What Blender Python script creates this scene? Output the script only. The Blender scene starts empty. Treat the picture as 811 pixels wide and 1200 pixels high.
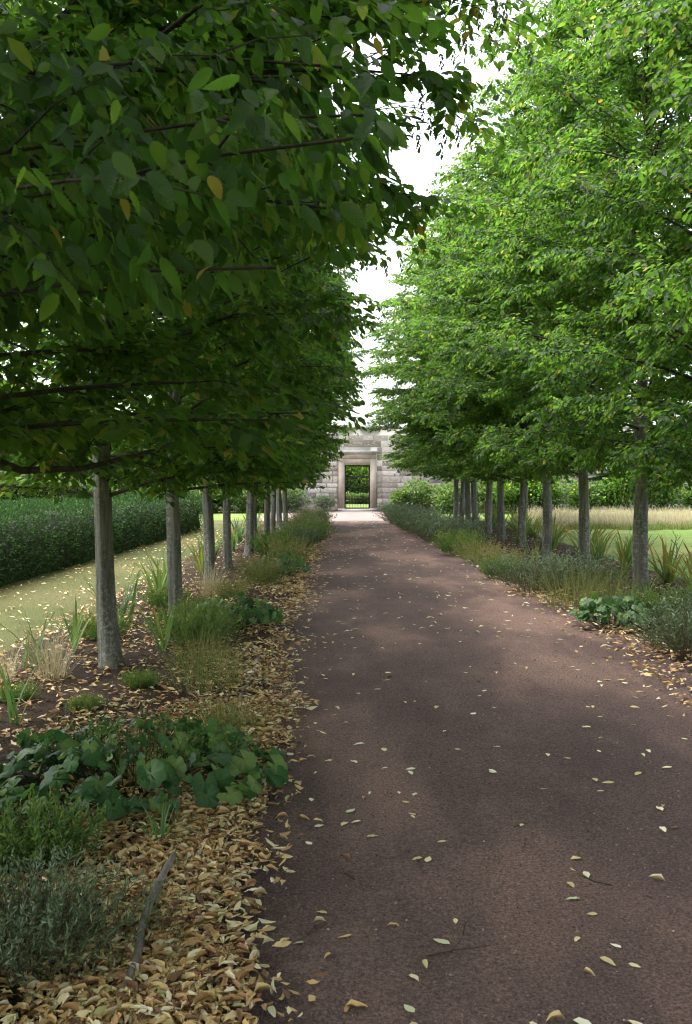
import bpy, math, random
import numpy as np
from mathutils import Matrix, Vector
R = math.radians
rng = np.random.default_rng(7)
random.seed(7)
S = bpy.context.scene
COL = S.collection

# ------------------------------------------------------------------ camera, sky, sun, exposure
cd = bpy.data.cameras.new("camera"); cam = bpy.data.objects.new("camera", cd); COL.objects.link(cam)
cam.location = (0, 0, 1.6)
cam.rotation_euler = (R(90 - 2.19), 0, R(-0.24))
cd.sensor_fit = 'VERTICAL'; cd.sensor_height = 36; cd.sensor_width = 24.3; cd.lens = 33
cd.clip_start = 0.05; cd.clip_end = 2000
cd.dof.use_dof = True; cd.dof.focus_distance = 9.0; cd.dof.aperture_fstop = 11
S.camera = cam
SUN_EL, SUN_AZ = R(64), R(-68)          # azimuth from +Y towards +X
w = bpy.data.worlds.new("World"); S.world = w; w.use_nodes = True
nt = w.node_tree; nt.nodes.clear()
sky = nt.nodes.new("ShaderNodeTexSky"); sky.sky_type = 'NISHITA'; sky.sun_disc = False
sky.sun_elevation = SUN_EL; sky.sun_rotation = SUN_AZ; sky.dust_density = 4; sky.air_density = 1.0; sky.ozone_density = 1.0
hs = nt.nodes.new("ShaderNodeHueSaturation"); hs.inputs['Saturation'].default_value = 0.30
bg = nt.nodes.new("ShaderNodeBackground"); bg.inputs[1].default_value = 0.15
wo = nt.nodes.new("ShaderNodeOutputWorld")
nt.links.new(sky.outputs[0], hs.inputs['Color']); nt.links.new(hs.outputs[0], bg.inputs[0]); nt.links.new(bg.outputs[0], wo.inputs[0])
sd = bpy.data.lights.new("sun", 'SUN'); sun = bpy.data.objects.new("sun", sd); COL.objects.link(sun)
sd.energy = 1.3; sd.angle = R(40); sd.color = (1, 0.97, 0.93)
sdir = Vector((math.sin(SUN_AZ) * math.cos(SUN_EL), math.cos(SUN_AZ) * math.cos(SUN_EL), math.sin(SUN_EL)))
sun.rotation_euler = sdir.to_track_quat('Z', 'Y').to_euler()
sun.location = (0, 0, 30)
S.view_settings.view_transform = 'Standard'; S.view_settings.look = 'None'
S.view_settings.exposure = 2.2; S.view_settings.gamma = 1; S.view_settings.use_curve_mapping = False
S.render.engine = 'CYCLES'
S.cycles.use_denoising = True; S.cycles.filter_width = 1.15
S.cycles.max_bounces = 8; S.cycles.diffuse_bounces = 4; S.cycles.transmission_bounces = 6; S.cycles.glossy_bounces = 2
S.cycles.use_adaptive_sampling = True; S.cycles.adaptive_threshold = 0.015
S.cycles.caustics_reflective = False; S.cycles.caustics_refractive = False

# ------------------------------------------------------------------ object helpers
def link(name, data, parent=None, mat=None, loc=None, rot=None, scale=None):
    o = bpy.data.objects.new(name, data); COL.objects.link(o)
    if parent is not None: o.parent = parent
    if loc is not None: o.location = loc
    if rot is not None: o.rotation_euler = rot
    if scale is not None: o.scale = scale
    if mat is not None and data is not None and not data.materials: data.materials.append(mat)
    return o
def tag(o, label=None, cat=None, group=None, kind=None):
    if label: o['label'] = label
    if cat: o['category'] = cat
    if group: o['group'] = group
    if kind: o['kind'] = kind
    return o
def thing(name, label, cat, loc=(0, 0, 0), rz=0, group=None, scale=None):
    return tag(link(name, None, None, None, loc, (0, 0, rz), scale), label, cat, group)
def npmesh(name, V, F, mat=None, col=None, smooth=False):
    """V (n,3); F list of (m,k) index arrays; col (n,4) point colours 'leaf'."""
    if not isinstance(F, (list, tuple)): F = [F]
    elif isinstance(F[0], tuple): F = [np.array(F)]
    F = [np.asarray(f, dtype=np.int32) for f in F if len(f)]
    me = bpy.data.meshes.new(name)
    V = np.asarray(V, dtype=np.float32)
    me.vertices.add(len(V)); me.vertices.foreach_set('co', V.ravel())
    nl = sum(f.size for f in F); nf = sum(len(f) for f in F)
    me.loops.add(nl); me.loops.foreach_set('vertex_index', np.concatenate([f.ravel() for f in F]))
    st = []; c = 0
    for f in F:
        st.append(c + np.arange(len(f)) * f.shape[1]); c += f.size
    me.polygons.add(nf); me.polygons.foreach_set('loop_start', np.concatenate(st).astype(np.int32))
    me.update(calc_edges=True)
    if smooth: me.polygons.foreach_set('use_smooth', np.ones(nf, dtype=bool))
    if col is not None:
        a = me.color_attributes.new('leaf', 'FLOAT_COLOR', 'POINT')
        a.data.foreach_set('color', np.asarray(col, dtype=np.float32).ravel())
    if mat: me.materials.append(mat)
    return me
class MB:
    """collects vertex / face arrays into one mesh"""
    def __init__(s): s.v = []; s.f = {}; s.c = []; s.n = 0
    def add(s, V, F, col=None):
        V = np.asarray(V, float); F = np.asarray(F)
        s.v.append(V); s.f.setdefault(F.shape[1], []).append(F + s.n)
        s.c.append(np.zeros((len(V), 4)) if col is None else col); s.n += len(V)
    def box(s, x0, x1, y0, y1, z0, z1):
        V = [(x, y, z) for z in (z0, z1) for y in (y0, y1) for x in (x0, x1)]
        s.add(V, [(0, 2, 3, 1), (4, 5, 7, 6), (0, 1, 5, 4), (2, 6, 7, 3), (0, 4, 6, 2), (1, 3, 7, 5)])
    def tube(s, P, r, n=6, cap=True, flute=None):
        P = np.asarray(P, float); r = np.broadcast_to(np.asarray(r, float), (len(P),))
        T = np.gradient(P, axis=0); T /= np.linalg.norm(T, axis=1)[:, None] + 1e-9
        ref = np.where(np.abs(T[:, 2:3]) > 0.9, np.array([[1., 0, 0]]), np.array([[0, 0, 1.]]))
        A = np.cross(ref, T); A /= np.linalg.norm(A, axis=1)[:, None] + 1e-9
        B = np.cross(T, A)
        th = np.arange(n) * 2 * np.pi / n
        rr = r[:, None] * (np.ones((len(P), n)) if flute is None else flute)
        V = P[:, None, :] + rr[:, :, None] * (np.cos(th)[None, :, None] * A[:, None, :] + np.sin(th)[None, :, None] * B[:, None, :])
        i = np.arange(len(P) - 1)[:, None] * n; j = np.arange(n)[None, :]; k = (j + 1) % n
        F = np.stack([i + j, i + k, i + n + k, i + n + j], -1).reshape(-1, 4)
        s.add(V.reshape(-1, 3), F)
        if cap:
            b = s.n - len(P) * n
            s.f.setdefault(n, []).append(np.array([np.arange(n)[::-1] + b])); s.f[n].append(np.array([np.arange(n) + s.n - n]))
    def mesh(s, name, mat=None, smooth=False):
        return npmesh(name, np.concatenate(s.v), [np.concatenate(f) for f in s.f.values()], mat, np.concatenate(s.c), smooth)
def unit(a): return a / (np.linalg.norm(a, axis=-1, keepdims=True) + 1e-9)
def scatter(T, TF, pos, X, N, size, tint, uv=None):
    """instances of template T (k,3)/faces TF placed at pos with x axis X and approx normal N -> V,F,col"""
    X = unit(X); Y = unit(np.cross(N, X)); Z = np.cross(X, Y)
    M = np.stack([X, Y, Z], 1)                                # (n,3,3)
    size = np.asarray(size, float)
    if size.ndim == 1: size = np.repeat(size[:, None], 3, 1)
    if T.ndim == 2: V = np.einsum('nki,nij->nkj', T[None] * size[:, None, :], M)
    else: V = np.einsum('nki,nij->nkj', T * size[:, None, :], M)
    V = V + pos[:, None, :]
    n, k = V.shape[:2]
    F = (TF[None] + (np.arange(n) * k)[:, None, None]).reshape(-1, TF.shape[1])
    col = np.ones((n, k, 4)); col[:, :, 0] = np.asarray(tint)[:, None]
    Tn = T if T.ndim == 2 else T[0]
    col[:, :, 1] = Tn[None, :, 0]; col[:, :, 2] = Tn[None, :, 1] + 0.5
    return V.reshape(-1, 3), F, col.reshape(-1, 4)
def rand_unit(n):
    v = rng.normal(size=(n, 3)); return unit(v)
def vnoise(x, y, s=0):
    """cheap smooth noise -1..1"""
    return (np.sin(x * 1.7 + s) * np.cos(y * 1.3 + s * 2.1) + .6 * np.sin(x * 3.9 - y * 2.7 + s * 3) + .4 * np.cos(x * 7.3 + y * 6.1 + s)) / 2.0

# ------------------------------------------------------------------ materials
def mat(name):
    m = bpy.data.materials.new(name); m.use_nodes = True
    n = m.node_tree; n.nodes.clear()
    return m, n
def node(n, t, **kw):
    x = n.nodes.new(t)
    for k, v in kw.items():
        if k in x.inputs.keys(): x.inputs[k].default_value = v
        else: setattr(x, k, v)
    return x
def ramp(n, stops, src):
    r = n.nodes.new("ShaderNodeValToRGB"); e = r.color_ramp.elements
    while len(e) < len(stops): e.new(0.5)
    for el, (p, c) in zip(e, stops): el.position = p; el.color = (*c, 1)
    n.links.new(src, r.inputs[0]); return r
def noise(n, scale, detail=4, rough=.6, vec=None, stretch=None):
    tc = n.nodes.new("ShaderNodeTexCoord"); src = tc.outputs['Object'] if vec is None else vec
    if stretch:
        mp = n.nodes.new("ShaderNodeMapping"); mp.inputs['Scale'].default_value = stretch
        n.links.new(src, mp.inputs[0]); src = mp.outputs[0]
    t = n.nodes.new("ShaderNodeTexNoise"); t.inputs['Scale'].default_value = scale
    t.inputs['Detail'].default_value = detail; t.inputs['Roughness'].default_value = rough
    n.links.new(src, t.inputs['Vector']); return t
def mix(n, f, a, b, mode='MIX'):
    x = n.nodes.new("ShaderNodeMix"); x.data_type = 'RGBA'; x.blend_type = mode
    if isinstance(f, (int, float)): x.inputs[0].default_value = f
    else: n.links.new(f, x.inputs[0])
    for i, s in ((6, a), (7, b)):
        if isinstance(s, tuple): x.inputs[i].default_value = (*s, 1)
        else: n.links.new(s, x.inputs[i])
    return x.outputs[2]
def finish(n, color, rough=.8, spec=.3, bump=None, bstr=.3, bdist=.01, trans=None, tf=.4, metal=0):
    p = n.nodes.new("ShaderNodeBsdfPrincipled"); o = n.nodes.new("ShaderNodeOutputMaterial")
    if isinstance(color, tuple): p.inputs['Base Color'].default_value = (*color, 1)
    else: n.links.new(color, p.inputs['Base Color'])
    p.inputs['Roughness'].default_value = rough; p.inputs['Specular IOR Level'].default_value = spec
    p.inputs['Metallic'].default_value = metal
    if bump is not None:
        b = n.nodes.new("ShaderNodeBump"); b.inputs['Strength'].default_value = bstr; b.inputs['Distance'].default_value = bdist
        n.links.new(bump, b.inputs['Height']); n.links.new(b.outputs[0], p.inputs['Normal'])
    if trans is not None:
        t = n.nodes.new("ShaderNodeBsdfTranslucent")
        if isinstance(trans, tuple): t.inputs[0].default_value = (*trans, 1)
        else: n.links.new(trans, t.inputs[0])
        mx = n.nodes.new("ShaderNodeMixShader"); mx.inputs[0].default_value = tf
        n.links.new(p.outputs[0], mx.inputs[1]); n.links.new(t.outputs[0], mx.inputs[2]); n.links.new(mx.outputs[0], o.inputs[0])
    else: n.links.new(p.outputs[0], o.inputs[0])
def leafmat(name, stops, tstops, rough=.5, spec=.4, tf=.4, veins=False):
    """foliage: colour from the per-leaf random value in attribute 'leaf'"""
    m, n = mat(name)
    a = n.nodes.new("ShaderNodeAttribute"); a.attribute_name = 'leaf'
    sp = n.nodes.new("ShaderNodeSeparateColor"); n.links.new(a.outputs['Color'], sp.inputs[0])
    c = ramp(n, stops, sp.outputs[0]).outputs[0]; t = ramp(n, tstops, sp.outputs[0]).outputs[0]
    bump = None
    if veins:
        # side veins running forward from the midrib
        ab = node(n, "ShaderNodeMath", operation='SUBTRACT'); n.links.new(sp.outputs[2], ab.inputs[0]); ab.inputs[1].default_value = .5
        ab2 = node(n, "ShaderNodeMath", operation='ABSOLUTE'); n.links.new(ab.outputs[0], ab2.inputs[0])
        ma = node(n, "ShaderNodeMath", operation='MULTIPLY_ADD'); n.links.new(ab2.outputs[0], ma.inputs[0]); ma.inputs[1].default_value = -.75
        n.links.new(sp.outputs[1], ma.inputs[2])
        mu = node(n, "ShaderNodeMath", operation='MULTIPLY'); n.links.new(ma.outputs[0], mu.inputs[0]); mu.inputs[1].default_value = 82
        si = node(n, "ShaderNodeMath", operation='SINE'); n.links.new(mu.outputs[0], si.inputs[0]); bump = si.outputs[0]
    finish(n, c, rough, spec, bump, .4, .002, t, tf)
    return m
HORN = leafmat("hornbeam_leaf", [(0, (.020, .055, .014)), (.5, (.038, .090, .018)), (.88, (.075, .140, .024)), (.965, (.13, .15, .022)), (1, (.42, .32, .06))],
               [(0, (.09, .23, .025)), (.5, (.17, .37, .035)), (.88, (.30, .50, .05)), (.965, (.42, .48, .06)), (1, (.6, .45, .08))], .40, .30, .46, True)
FRUIT = leafmat("hornbeam_bract", [(0, (.05, .09, .02)), (1, (.10, .15, .04))], [(0, (.1, .2, .04)), (1, (.2, .3, .06))], .6, .3, .35)
YEW = leafmat("yew_needles", [(0, (.014, .042, .014)), (.6, (.034, .085, .024)), (1, (.09, .165, .04))], [(0, (.03, .09, .02)), (1, (.09, .2, .04))], .6, .15, .2)
LAV = leafmat("lavender_leaf", [(0, (.11, .085, .055)), (.2, (.12, .10, .06)), (.35, (.08, .11, .055)), (.7, (.12, .17, .085)), (1, (.24, .30, .22))], [(0, (.08, .09, .04)), (1, (.2, .3, .12))], .7, .2, .25)
HERB = leafmat("herb_leaf", [(0, (.03, .075, .03)), (.6, (.06, .13, .035)), (.93, (.12, .17, .04)), (1, (.32, .22, .06))], [(0, (.1, .25, .04)), (1, (.3, .4, .06))], .55, .3, .35)
MALLOW = leafmat("mallow_leaf", [(0, (.040, .10, .034)), (.6, (.08, .17, .05)), (1, (.18, .26, .07))], [(0, (.06, .2, .05)), (1, (.15, .33, .06))], .5, .35, .3)
IRIS = leafmat("iris_leaf", [(0, (.07, .16, .06)), (.55, (.13, .24, .07)), (.8, (.24, .28, .07)), (.92, (.38, .27, .08)), (1, (.34, .14, .05))], [(0, (.15, .34, .06)), (.8, (.35, .42, .08)), (1, (.45, .22, .06))], .45, .4, .35)
STRAW = leafmat("dry_grass", [(0, (.14, .15, .05)), (.5, (.50, .43, .27)), (1, (.76, .68, .52))], [(0, (.2, .22, .06)), (1, (.5, .4, .22))], .75, .2, .3)
WISP = leafmat("wispy_grass", [(0, (.07, .12, .03)), (.6, (.15, .18, .05)), (1, (.34, .26, .12))], [(0, (.16, .28, .05)), (1, (.4, .34, .12))], .7, .2, .35)
LAWNB = leafmat("lawn_blade", [(0, (.08, .16, .03)), (.6, (.16, .25, .045)), (1, (.34, .32, .12))], [(0, (.14, .3, .04)), (1, (.35, .42, .1))], .6, .25, .35)
DRYB = leafmat("worn_grass_blade", [(0, (.06, .08, .024)), (.6, (.11, .12, .04)), (1, (.24, .21, .09))], [(0, (.14, .2, .04)), (1, (.34, .32, .12))], .65, .25, .3)
LIT = leafmat("fallen_leaf_tan", [(0, (.10, .055, .036)), (.22, (.32, .17, .09)), (.45, (.60, .38, .165)), (.68, (.78, .58, .27)), (.88, (.86, .76, .52)), (1, (.46, .44, .18))],
              [(0, (.1, .05, .02)), (.6, (.4, .24, .09)), (1, (.55, .44, .18))], .6, .3, .15)
PALE = leafmat("fallen_leaf_pale", [(0, (.56, .44, .2)), (.4, (.74, .66, .38)), (.8, (.84, .80, .6)), (1, (.44, .5, .22))], [(0, (.5, .4, .1)), (1, (.6, .55, .3))], .6, .3, .12)
SHRUB = leafmat("shrub_leaf", [(0, (.04, .09, .03)), (.6, (.09, .17, .05)), (1, (.22, .28, .08))], [(0, (.12, .28, .05)), (1, (.35, .45, .1))], .5, .3, .35)
SILVER = leafmat("silver_shrub_leaf", [(0, (.07, .10, .06)), (.6, (.14, .18, .12)), (1, (.26, .29, .22))], [(0, (.12, .2, .08)), (1, (.3, .38, .2))], .65, .25, .3)

def m_bark():
    m, n = mat("hornbeam_bark")
    big = noise(n, 3.0, 3, .5, None, (1, 1, .6)); a = ramp(n, [(.3, (.085, .083, .066)), (.7, (.19, .185, .15))], big.outputs[0])
    st = noise(n, 9, 4, .6, None, (3.5, 3.5, .5)); b = mix(n, .5, a.outputs[0], ramp(n, [(.35, (.05, .05, .038)), (.7, (.24, .24, .20))], st.outputs[0]).outputs[0])
    li = noise(n, 9, 6, .75, None, (2.2, 2.2, 3.4)); lf = ramp(n, [(.48, (0, 0, 0)), (.62, (.85, .85, .85))], li.outputs[0])
    c = mix(n, mix(n, 1.0, lf.outputs[0], ramp(n, [(.40, (.15, .15, .15)), (.58, (1, 1, 1))], noise(n, 3.2, 3, .6, None, (1.8, 1.8, .35)).outputs[0]).outputs[0], 'MULTIPLY'), b, (.36, .375, .34))
    gm = noise(n, 1.3, 3, .5); gf = ramp(n, [(.5, (0, 0, 0)), (.75, (.5, .5, .5))], gm.outputs[0]); c = mix(n, gf.outputs[0], c, (.07, .095, .035))
    finish(n, c, .85, .2, st.outputs[0], .6, .02); return m
BARK = m_bark()
def m_twig():
    m, n = mat("twig_bark"); t = noise(n, 30, 3); c = ramp(n, [(.3, (.03, .026, .02)), (.7, (.075, .066, .05))], t.outputs[0])
    finish(n, c.outputs[0], .85, .2); return m
TWIG = m_twig()
def m_path():
    m, n = mat("path_blaes")
    b = noise(n, .55, 4, .55, None, (1.3, .55, 1)); f = noise(n, 3.2, 5, .6, None, (1, .7, 1)); g = noise(n, 85, 4, .9); h = noise(n, 48, 4, .75)
    c = ramp(n, [(.38, (.108, .072, .067)), (.50, (.170, .113, .100)), (.60, (.35, .225, .182))], b.outputs[0]).outputs[0]
    c = mix(n, .35, c, ramp(n, [(.3, (.085, .06, .056)), (.6, (.16, .108, .094)), (.8, (.28, .19, .155))], f.outputs[0]).outputs[0])
    c = mix(n, .75, c, ramp(n, [(.36, (.25, .24, .24)), (.5, (1, 1, 1)), (.63, (2.2, 2.05, 1.9))], g.outputs[0]).outputs[0], 'MULTIPLY')
    c = mix(n, .35, c, ramp(n, [(.3, (.4, .4, .4)), (.5, (1, 1, 1)), (.7, (1.6, 1.55, 1.5))], h.outputs[0]).outputs[0], 'MULTIPLY')
    s = node(n, "ShaderNodeMath", operation='ADD'); n.links.new(g.outputs[0], s.inputs[0]); n.links.new(h.outputs[0], s.inputs[1])
    finish(n, c, .9, .25, s.outputs[0], 1.0, .02); return m
def m_grit():
    m, n = mat("path_grit"); oi = n.nodes.new("ShaderNodeAttribute"); oi.attribute_name = 'leaf'
    sp = n.nodes.new("ShaderNodeSeparateColor"); n.links.new(oi.outputs['Color'], sp.inputs[0])
    c = ramp(n, [(0, (.06, .045, .042)), (.6, (.16, .11, .096)), (.93, (.3, .21, .18)), (1, (.4, .36, .32))], sp.outputs[0])
    finish(n, c.outputs[0], .9, .2); return m
def m_gravel():
    m, n = mat("pale_gravel"); b = noise(n, .8, 4); g = noise(n, 60, 4, .8)
    c = ramp(n, [(.3, (.20, .15, .135)), (.7, (.28, .215, .195))], b.outputs[0]).outputs[0]
    c = mix(n, .5, c, ramp(n, [(.3, (.5, .5, .5)), (.7, (1.4, 1.4, 1.4))], g.outputs[0]).outputs[0], 'MULTIPLY')
    finish(n, c, .95, .2, g.outputs[0], .6, .01); return m
def m_soil():
    m, n = mat("bed_soil"); b = noise(n, 4, 5, .65); g = noise(n, 55, 5, .75)
    c = ramp(n, [(.3, (.034, .024, .017)), (.7, (.085, .06, .043))], b.outputs[0]).outputs[0]
    c = mix(n, .7, c, ramp(n, [(.3, (.4, .4, .4)), (.7, (1.7, 1.6, 1.5))], g.outputs[0]).outputs[0], 'MULTIPLY')
    finish(n, c, .95, .15, g.outputs[0], 1, .03); return m
def m_grass(name, cols, straw, amt):
    m, n = mat(name); b = noise(n, .35, 4, .6); f = noise(n, 25, 4, .75); p = noise(n, .18, 3, .6, None, (.45, 1.6, 1))
    c = ramp(n, [(.3, cols[0]), (.7, cols[1])], b.outputs[0]).outputs[0]
    c = mix(n, ramp(n, [(.40, (0, 0, 0)), (.66, (amt,) * 3)], p.outputs[0]).outputs[0], c, straw)
    c = mix(n, .7, c, ramp(n, [(.3, (.5, .55, .45)), (.7, (1.4, 1.4, 1.3))], f.outputs[0]).outputs[0], 'MULTIPLY')
    finish(n, c, .9, .15, f.outputs[0], .8, .02); return m
def m_stone(name='wall_stone', k=1.0):
    m, n = mat(name); oi = n.nodes.new("ShaderNodeObjectInfo")
    base = ramp(n, [(0, (.19, .165, .15)), (.35, (.33, .285, .255)), (.65, (.45, .405, .365)), (1, (.66, .63, .59))], oi.outputs['Random']).outputs[0]
    t = noise(n, 3.0, 5, .65); c = mix(n, .6, base, ramp(n, [(.3, (.55, .52, .52)), (.7, (1.35, 1.33, 1.3))], t.outputs[0]).outputs[0], 'MULTIPLY')
    l = noise(n, 6, 5, .7); c = mix(n, ramp(n, [(.52, (0, 0, 0)), (.68, (.8, .8, .8))], l.outputs[0]).outputs[0], c, (.66, .66, .63))
    finish(n, c, .9, .2, t.outputs[0], .6, .02); return m
def m_plain(name, c1, c2, scale=8, rough=.85, bstr=.3, metal=0):
    m, n = mat(name); t = noise(n, scale, 5, .65)
    finish(n, ramp(n, [(.3, c1), (.7, c2)], t.outputs[0]).outputs[0], rough, .3, t.outputs[0], bstr, .01, metal=metal); return m
PATH = m_path(); GRIT = m_grit(); GRAVEL = m_gravel(); SOIL = m_soil()
LAWN = m_grass("mown_lawn", ((.085, .165, .032), (.135, .225, .045)), (.30, .29, .10), .8)
WORN = m_grass("worn_grass", ((.055, .066, .022), (.085, .092, .032)), (.13, .112, .05), .8)
FIELD = m_grass("rough_grass", ((.09, .15, .04), (.14, .2, .05)), (.26, .25, .10), .6)
STONE = m_stone(); MORTAR = m_plain("lime_mortar", (.48, .45, .42), (.64, .61, .57), 20)
DRESSED = m_plain("dressed_sandstone", (.32, .265, .22), (.44, .38, .32), 5)
COPING = m_plain("weathered_coping", (.34, .335, .33), (.5, .5, .49), 5)
IRON = m_plain("black_iron", (.012, .012, .013), (.03, .028, .026), 30, .5, .1)
LOG = m_plain("weathered_wood", (.10, .085, .07), (.24, .215, .19), 14, .9, .6)
CORE = m_plain("hedge_twigs", (.012, .016, .008), (.03, .035, .018), 12, .95)

# ------------------------------------------------------------------ ground, path and beds
def grid(name, x0f, x1f, y0, y1, nx, ny, zf, m, kind='structure'):
    ys = np.linspace(y0, y1, ny); t = np.linspace(0, 1, nx)
    X = np.array([x0f(y) + (x1f(y) - x0f(y)) * t for y in ys]); Y = np.repeat(ys[:, None], nx, 1)
    Z = zf(X, Y)
    i = np.arange(ny - 1)[:, None] * nx; j = np.arange(nx - 1)[None]
    F = np.stack([i + j, i + j + 1, i + nx + j + 1, i + nx + j], -1).reshape(-1, 4)
    o = link(name, npmesh(name, np.stack([X, Y, Z], -1).reshape(-1, 3), F, m, None, True))
    o['kind'] = kind; return o
def left_edge(y):  return -.52 - .06 * np.tanh((y - 5) / 2.5) + .05 * np.sin(y * 1.1) + .03 * np.sin(y * 2.9 + 1)
def right_edge(y): return 2.78 - .012 * np.maximum(y - 12, 0) + .06 * np.sin(y * .8 + .5) + .03 * np.sin(y * 2.3)
def hedge_x(y): return -4.9 + .045 * (y - 13)
link("ground", npmesh("ground", [(-400, -300, -.012), (400, -300, -.012), (400, 700, -.012), (-400, 700, -.012)], [(0, 1, 2, 3)], FIELD))['kind'] = 'structure'
grid("lawn", lambda y: 5.15 + .1 * np.sin(y), lambda y: 40, -2, 41, 20, 30, lambda X, Y: -.006 + 0 * X, LAWN)
grid("grass_strip", lambda y: -9, lambda y: -2.75 + .12 * np.sin(y * 1.3), -2, 34, 16, 60, lambda X, Y: -.005 + 0 * X, WORN)
def path_z(X, Y): return .004 + .006 * vnoise(X * 1.6, Y * .7, 2) + .004 * vnoise(X * 6, Y * 3, 5)
grid("path", lambda y: left_edge(y) - .12, lambda y: right_edge(y) + .12, -2, 33.5, 60, 420, path_z, PATH)
grid("cross_path", lambda y: -3.2, lambda y: 3.0 + .1 * (y - 33), 33.3, 42.9, 8, 8, lambda X, Y: .001 + 0 * X, GRAVEL)
def bed_z(X, Y): return .022 + .016 * vnoise(X * 3, Y * 3, 1) + .010 * vnoise(X * 9, Y * 9, 4)
def bedz_edge(x0f, x1f):
    def f(X, Y):
        a = np.minimum(X - x0f(Y), x1f(Y) - X); k = np.clip(a / .12, 0, 1)
        return -.012 + (bed_z(X, Y) + .012) * k
    return f
lb0, lb1 = (lambda y: -3.0 + .1 * np.sin(y * 1.3)), (lambda y: left_edge(y))
rb0, rb1 = (lambda y: right_edge(y)), (lambda y: 5.3 + .08 * np.sin(y))
grid("bed_hedge_side", lb0, lb1, -2, 33, 60, 500, bedz_edge(lb0, lb1), SOIL)
grid("bed_lawn_side", rb0, rb1, -2, 33, 50, 420, bedz_edge(rb0, rb1), SOIL)
# grit lying loose on the path near the viewer
n = 24000
gy = 2.3 + 7 * rng.random(n) ** 1.7; gx = left_edge(gy) + (right_edge(gy) - left_edge(gy)) * rng.random(n)
octa = np.array([(1, 0, 0), (0, 1, 0), (-1, 0, 0), (0, -1, 0), (0, 0, .7), (0, 0, -.7)], float)
octf = np.array([(0, 1, 4), (1, 2, 4), (2, 3, 4), (3, 0, 4)])
gp = np.stack([gx, gy, path_z(gx, gy) + .0005], 1)
V, F, C = scatter(octa, octf, gp, rand_unit(n), np.array([[0, 0, 1.]]) + .5 * rand_unit(n), .0018 + .0058 * rng.random(n) ** 4, rng.random(n))
tag(link("path_grit", npmesh("path_grit", V, F, GRIT, C)), "loose dark grit scattered over the brown path", "grit", kind="stuff")

# ------------------------------------------------------------------ leaf templates
LEAF4 = (np.array([(0, 0, 0), (.3, .24, .05), (.68, .22, .05), (1, 0, -.06), (.68, -.22, .05), (.3, -.24, .05)], float),
         np.array([(0, 3, 2, 1), (0, 5, 4, 3)]))
def leaf_strip(nseg, wid=.5, fold=.12, droop=.12, serr=0.0, ruffle=0.0, curl=0.0, lcurl=0.0):
    """leaf with midrib, nseg cross rows; curl rolls the sides up, lcurl bends it lengthways"""
    V = []; t = np.linspace(0, 1, nseg + 1)
    for i, u in enumerate(t):
        hw = wid * .5 * (np.sin(np.pi * min(1, u ** .85)) ** .7) * max(0, 1 - u) ** .22 * 1.12
        if i in (0, nseg): hw = .004
        elif serr: hw *= 1 + serr * (1 if i % 2 else -1)
        for s in (-1, 0, 1):
            z = abs(s) * hw * (2 * fold) - droop * u * u + lcurl * np.sin(u * np.pi) + (ruffle * (1 if i % 2 else -1) * abs(s)) + abs(s) * curl * hw * 1.4
            y = s * hw * (1 - .45 * min(1, abs(curl)))
            V.append((u, y, z))
    F = []
    for i in range(nseg):
        a = i * 3; F += [(a, a + 3, a + 4, a + 1), (a + 1, a + 4, a + 5, a + 2)]
    return np.array(V, float), np.array(F)
LEAF8 = leaf_strip(4, .52, .12, .14)
BLADE = (np.array([(0, -.5, 0), (0, .5, 0), (.35, -.45, .0), (.35, .45, .0), (.7, -.3, 0), (.7, .3, 0), (1, 0, 0)], float), None)

# ------------------------------------------------------------------ hornbeam trees
PZ = np.array([1.3, 1.9, 2.6, 3.6, 5.0, 6.5, 8.0, 9.3, 10.3]); PR = np.array([.7, 1.05, 1.65, 2.35, 2.45, 2.25, 1.85, 1.2, .3])
def crown_skeleton(seed, nprim=90, extra=()):
    r = np.random.default_rng(seed); prim = []
    for i in range(nprim):
        t = (i + r.random()) / nprim
        z0 = 1.42 + 7.3 * t ** 1.12
        az = i * 2.39996 + r.normal() * .35
        el = R(18 + 38 * t + r.normal() * 7)
        L0 = np.interp(min(10.2, z0 + .8 + t), PZ, PR) * (.82 + .3 * r.random())
        rise = math.tan(el) * L0 * .62
        if z0 < 2.1: rise = .02 + .35 * r.random()
        s = np.linspace(0, 1, 8)
        wob = r.normal(size=2) * .12
        d = np.array([math.cos(az), math.sin(az)]); q = np.array([-d[1], d[0]])
        P = np.zeros((8, 3))
        P[:, :2] = d * (L0 * s)[:, None] + q * (wob[0] * np.sin(s * 3) + wob[1] * s * s)[:, None]
        P[:, 2] = z0 + rise * (1.7 * s - .9 * s * s)
        prim.append((P, .008 + .02 * L0 / 2.6 * (1 - .5 * t)))
    for P, rad in extra: prim.append((np.asarray(P, float), rad))
    return prim, r
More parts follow.
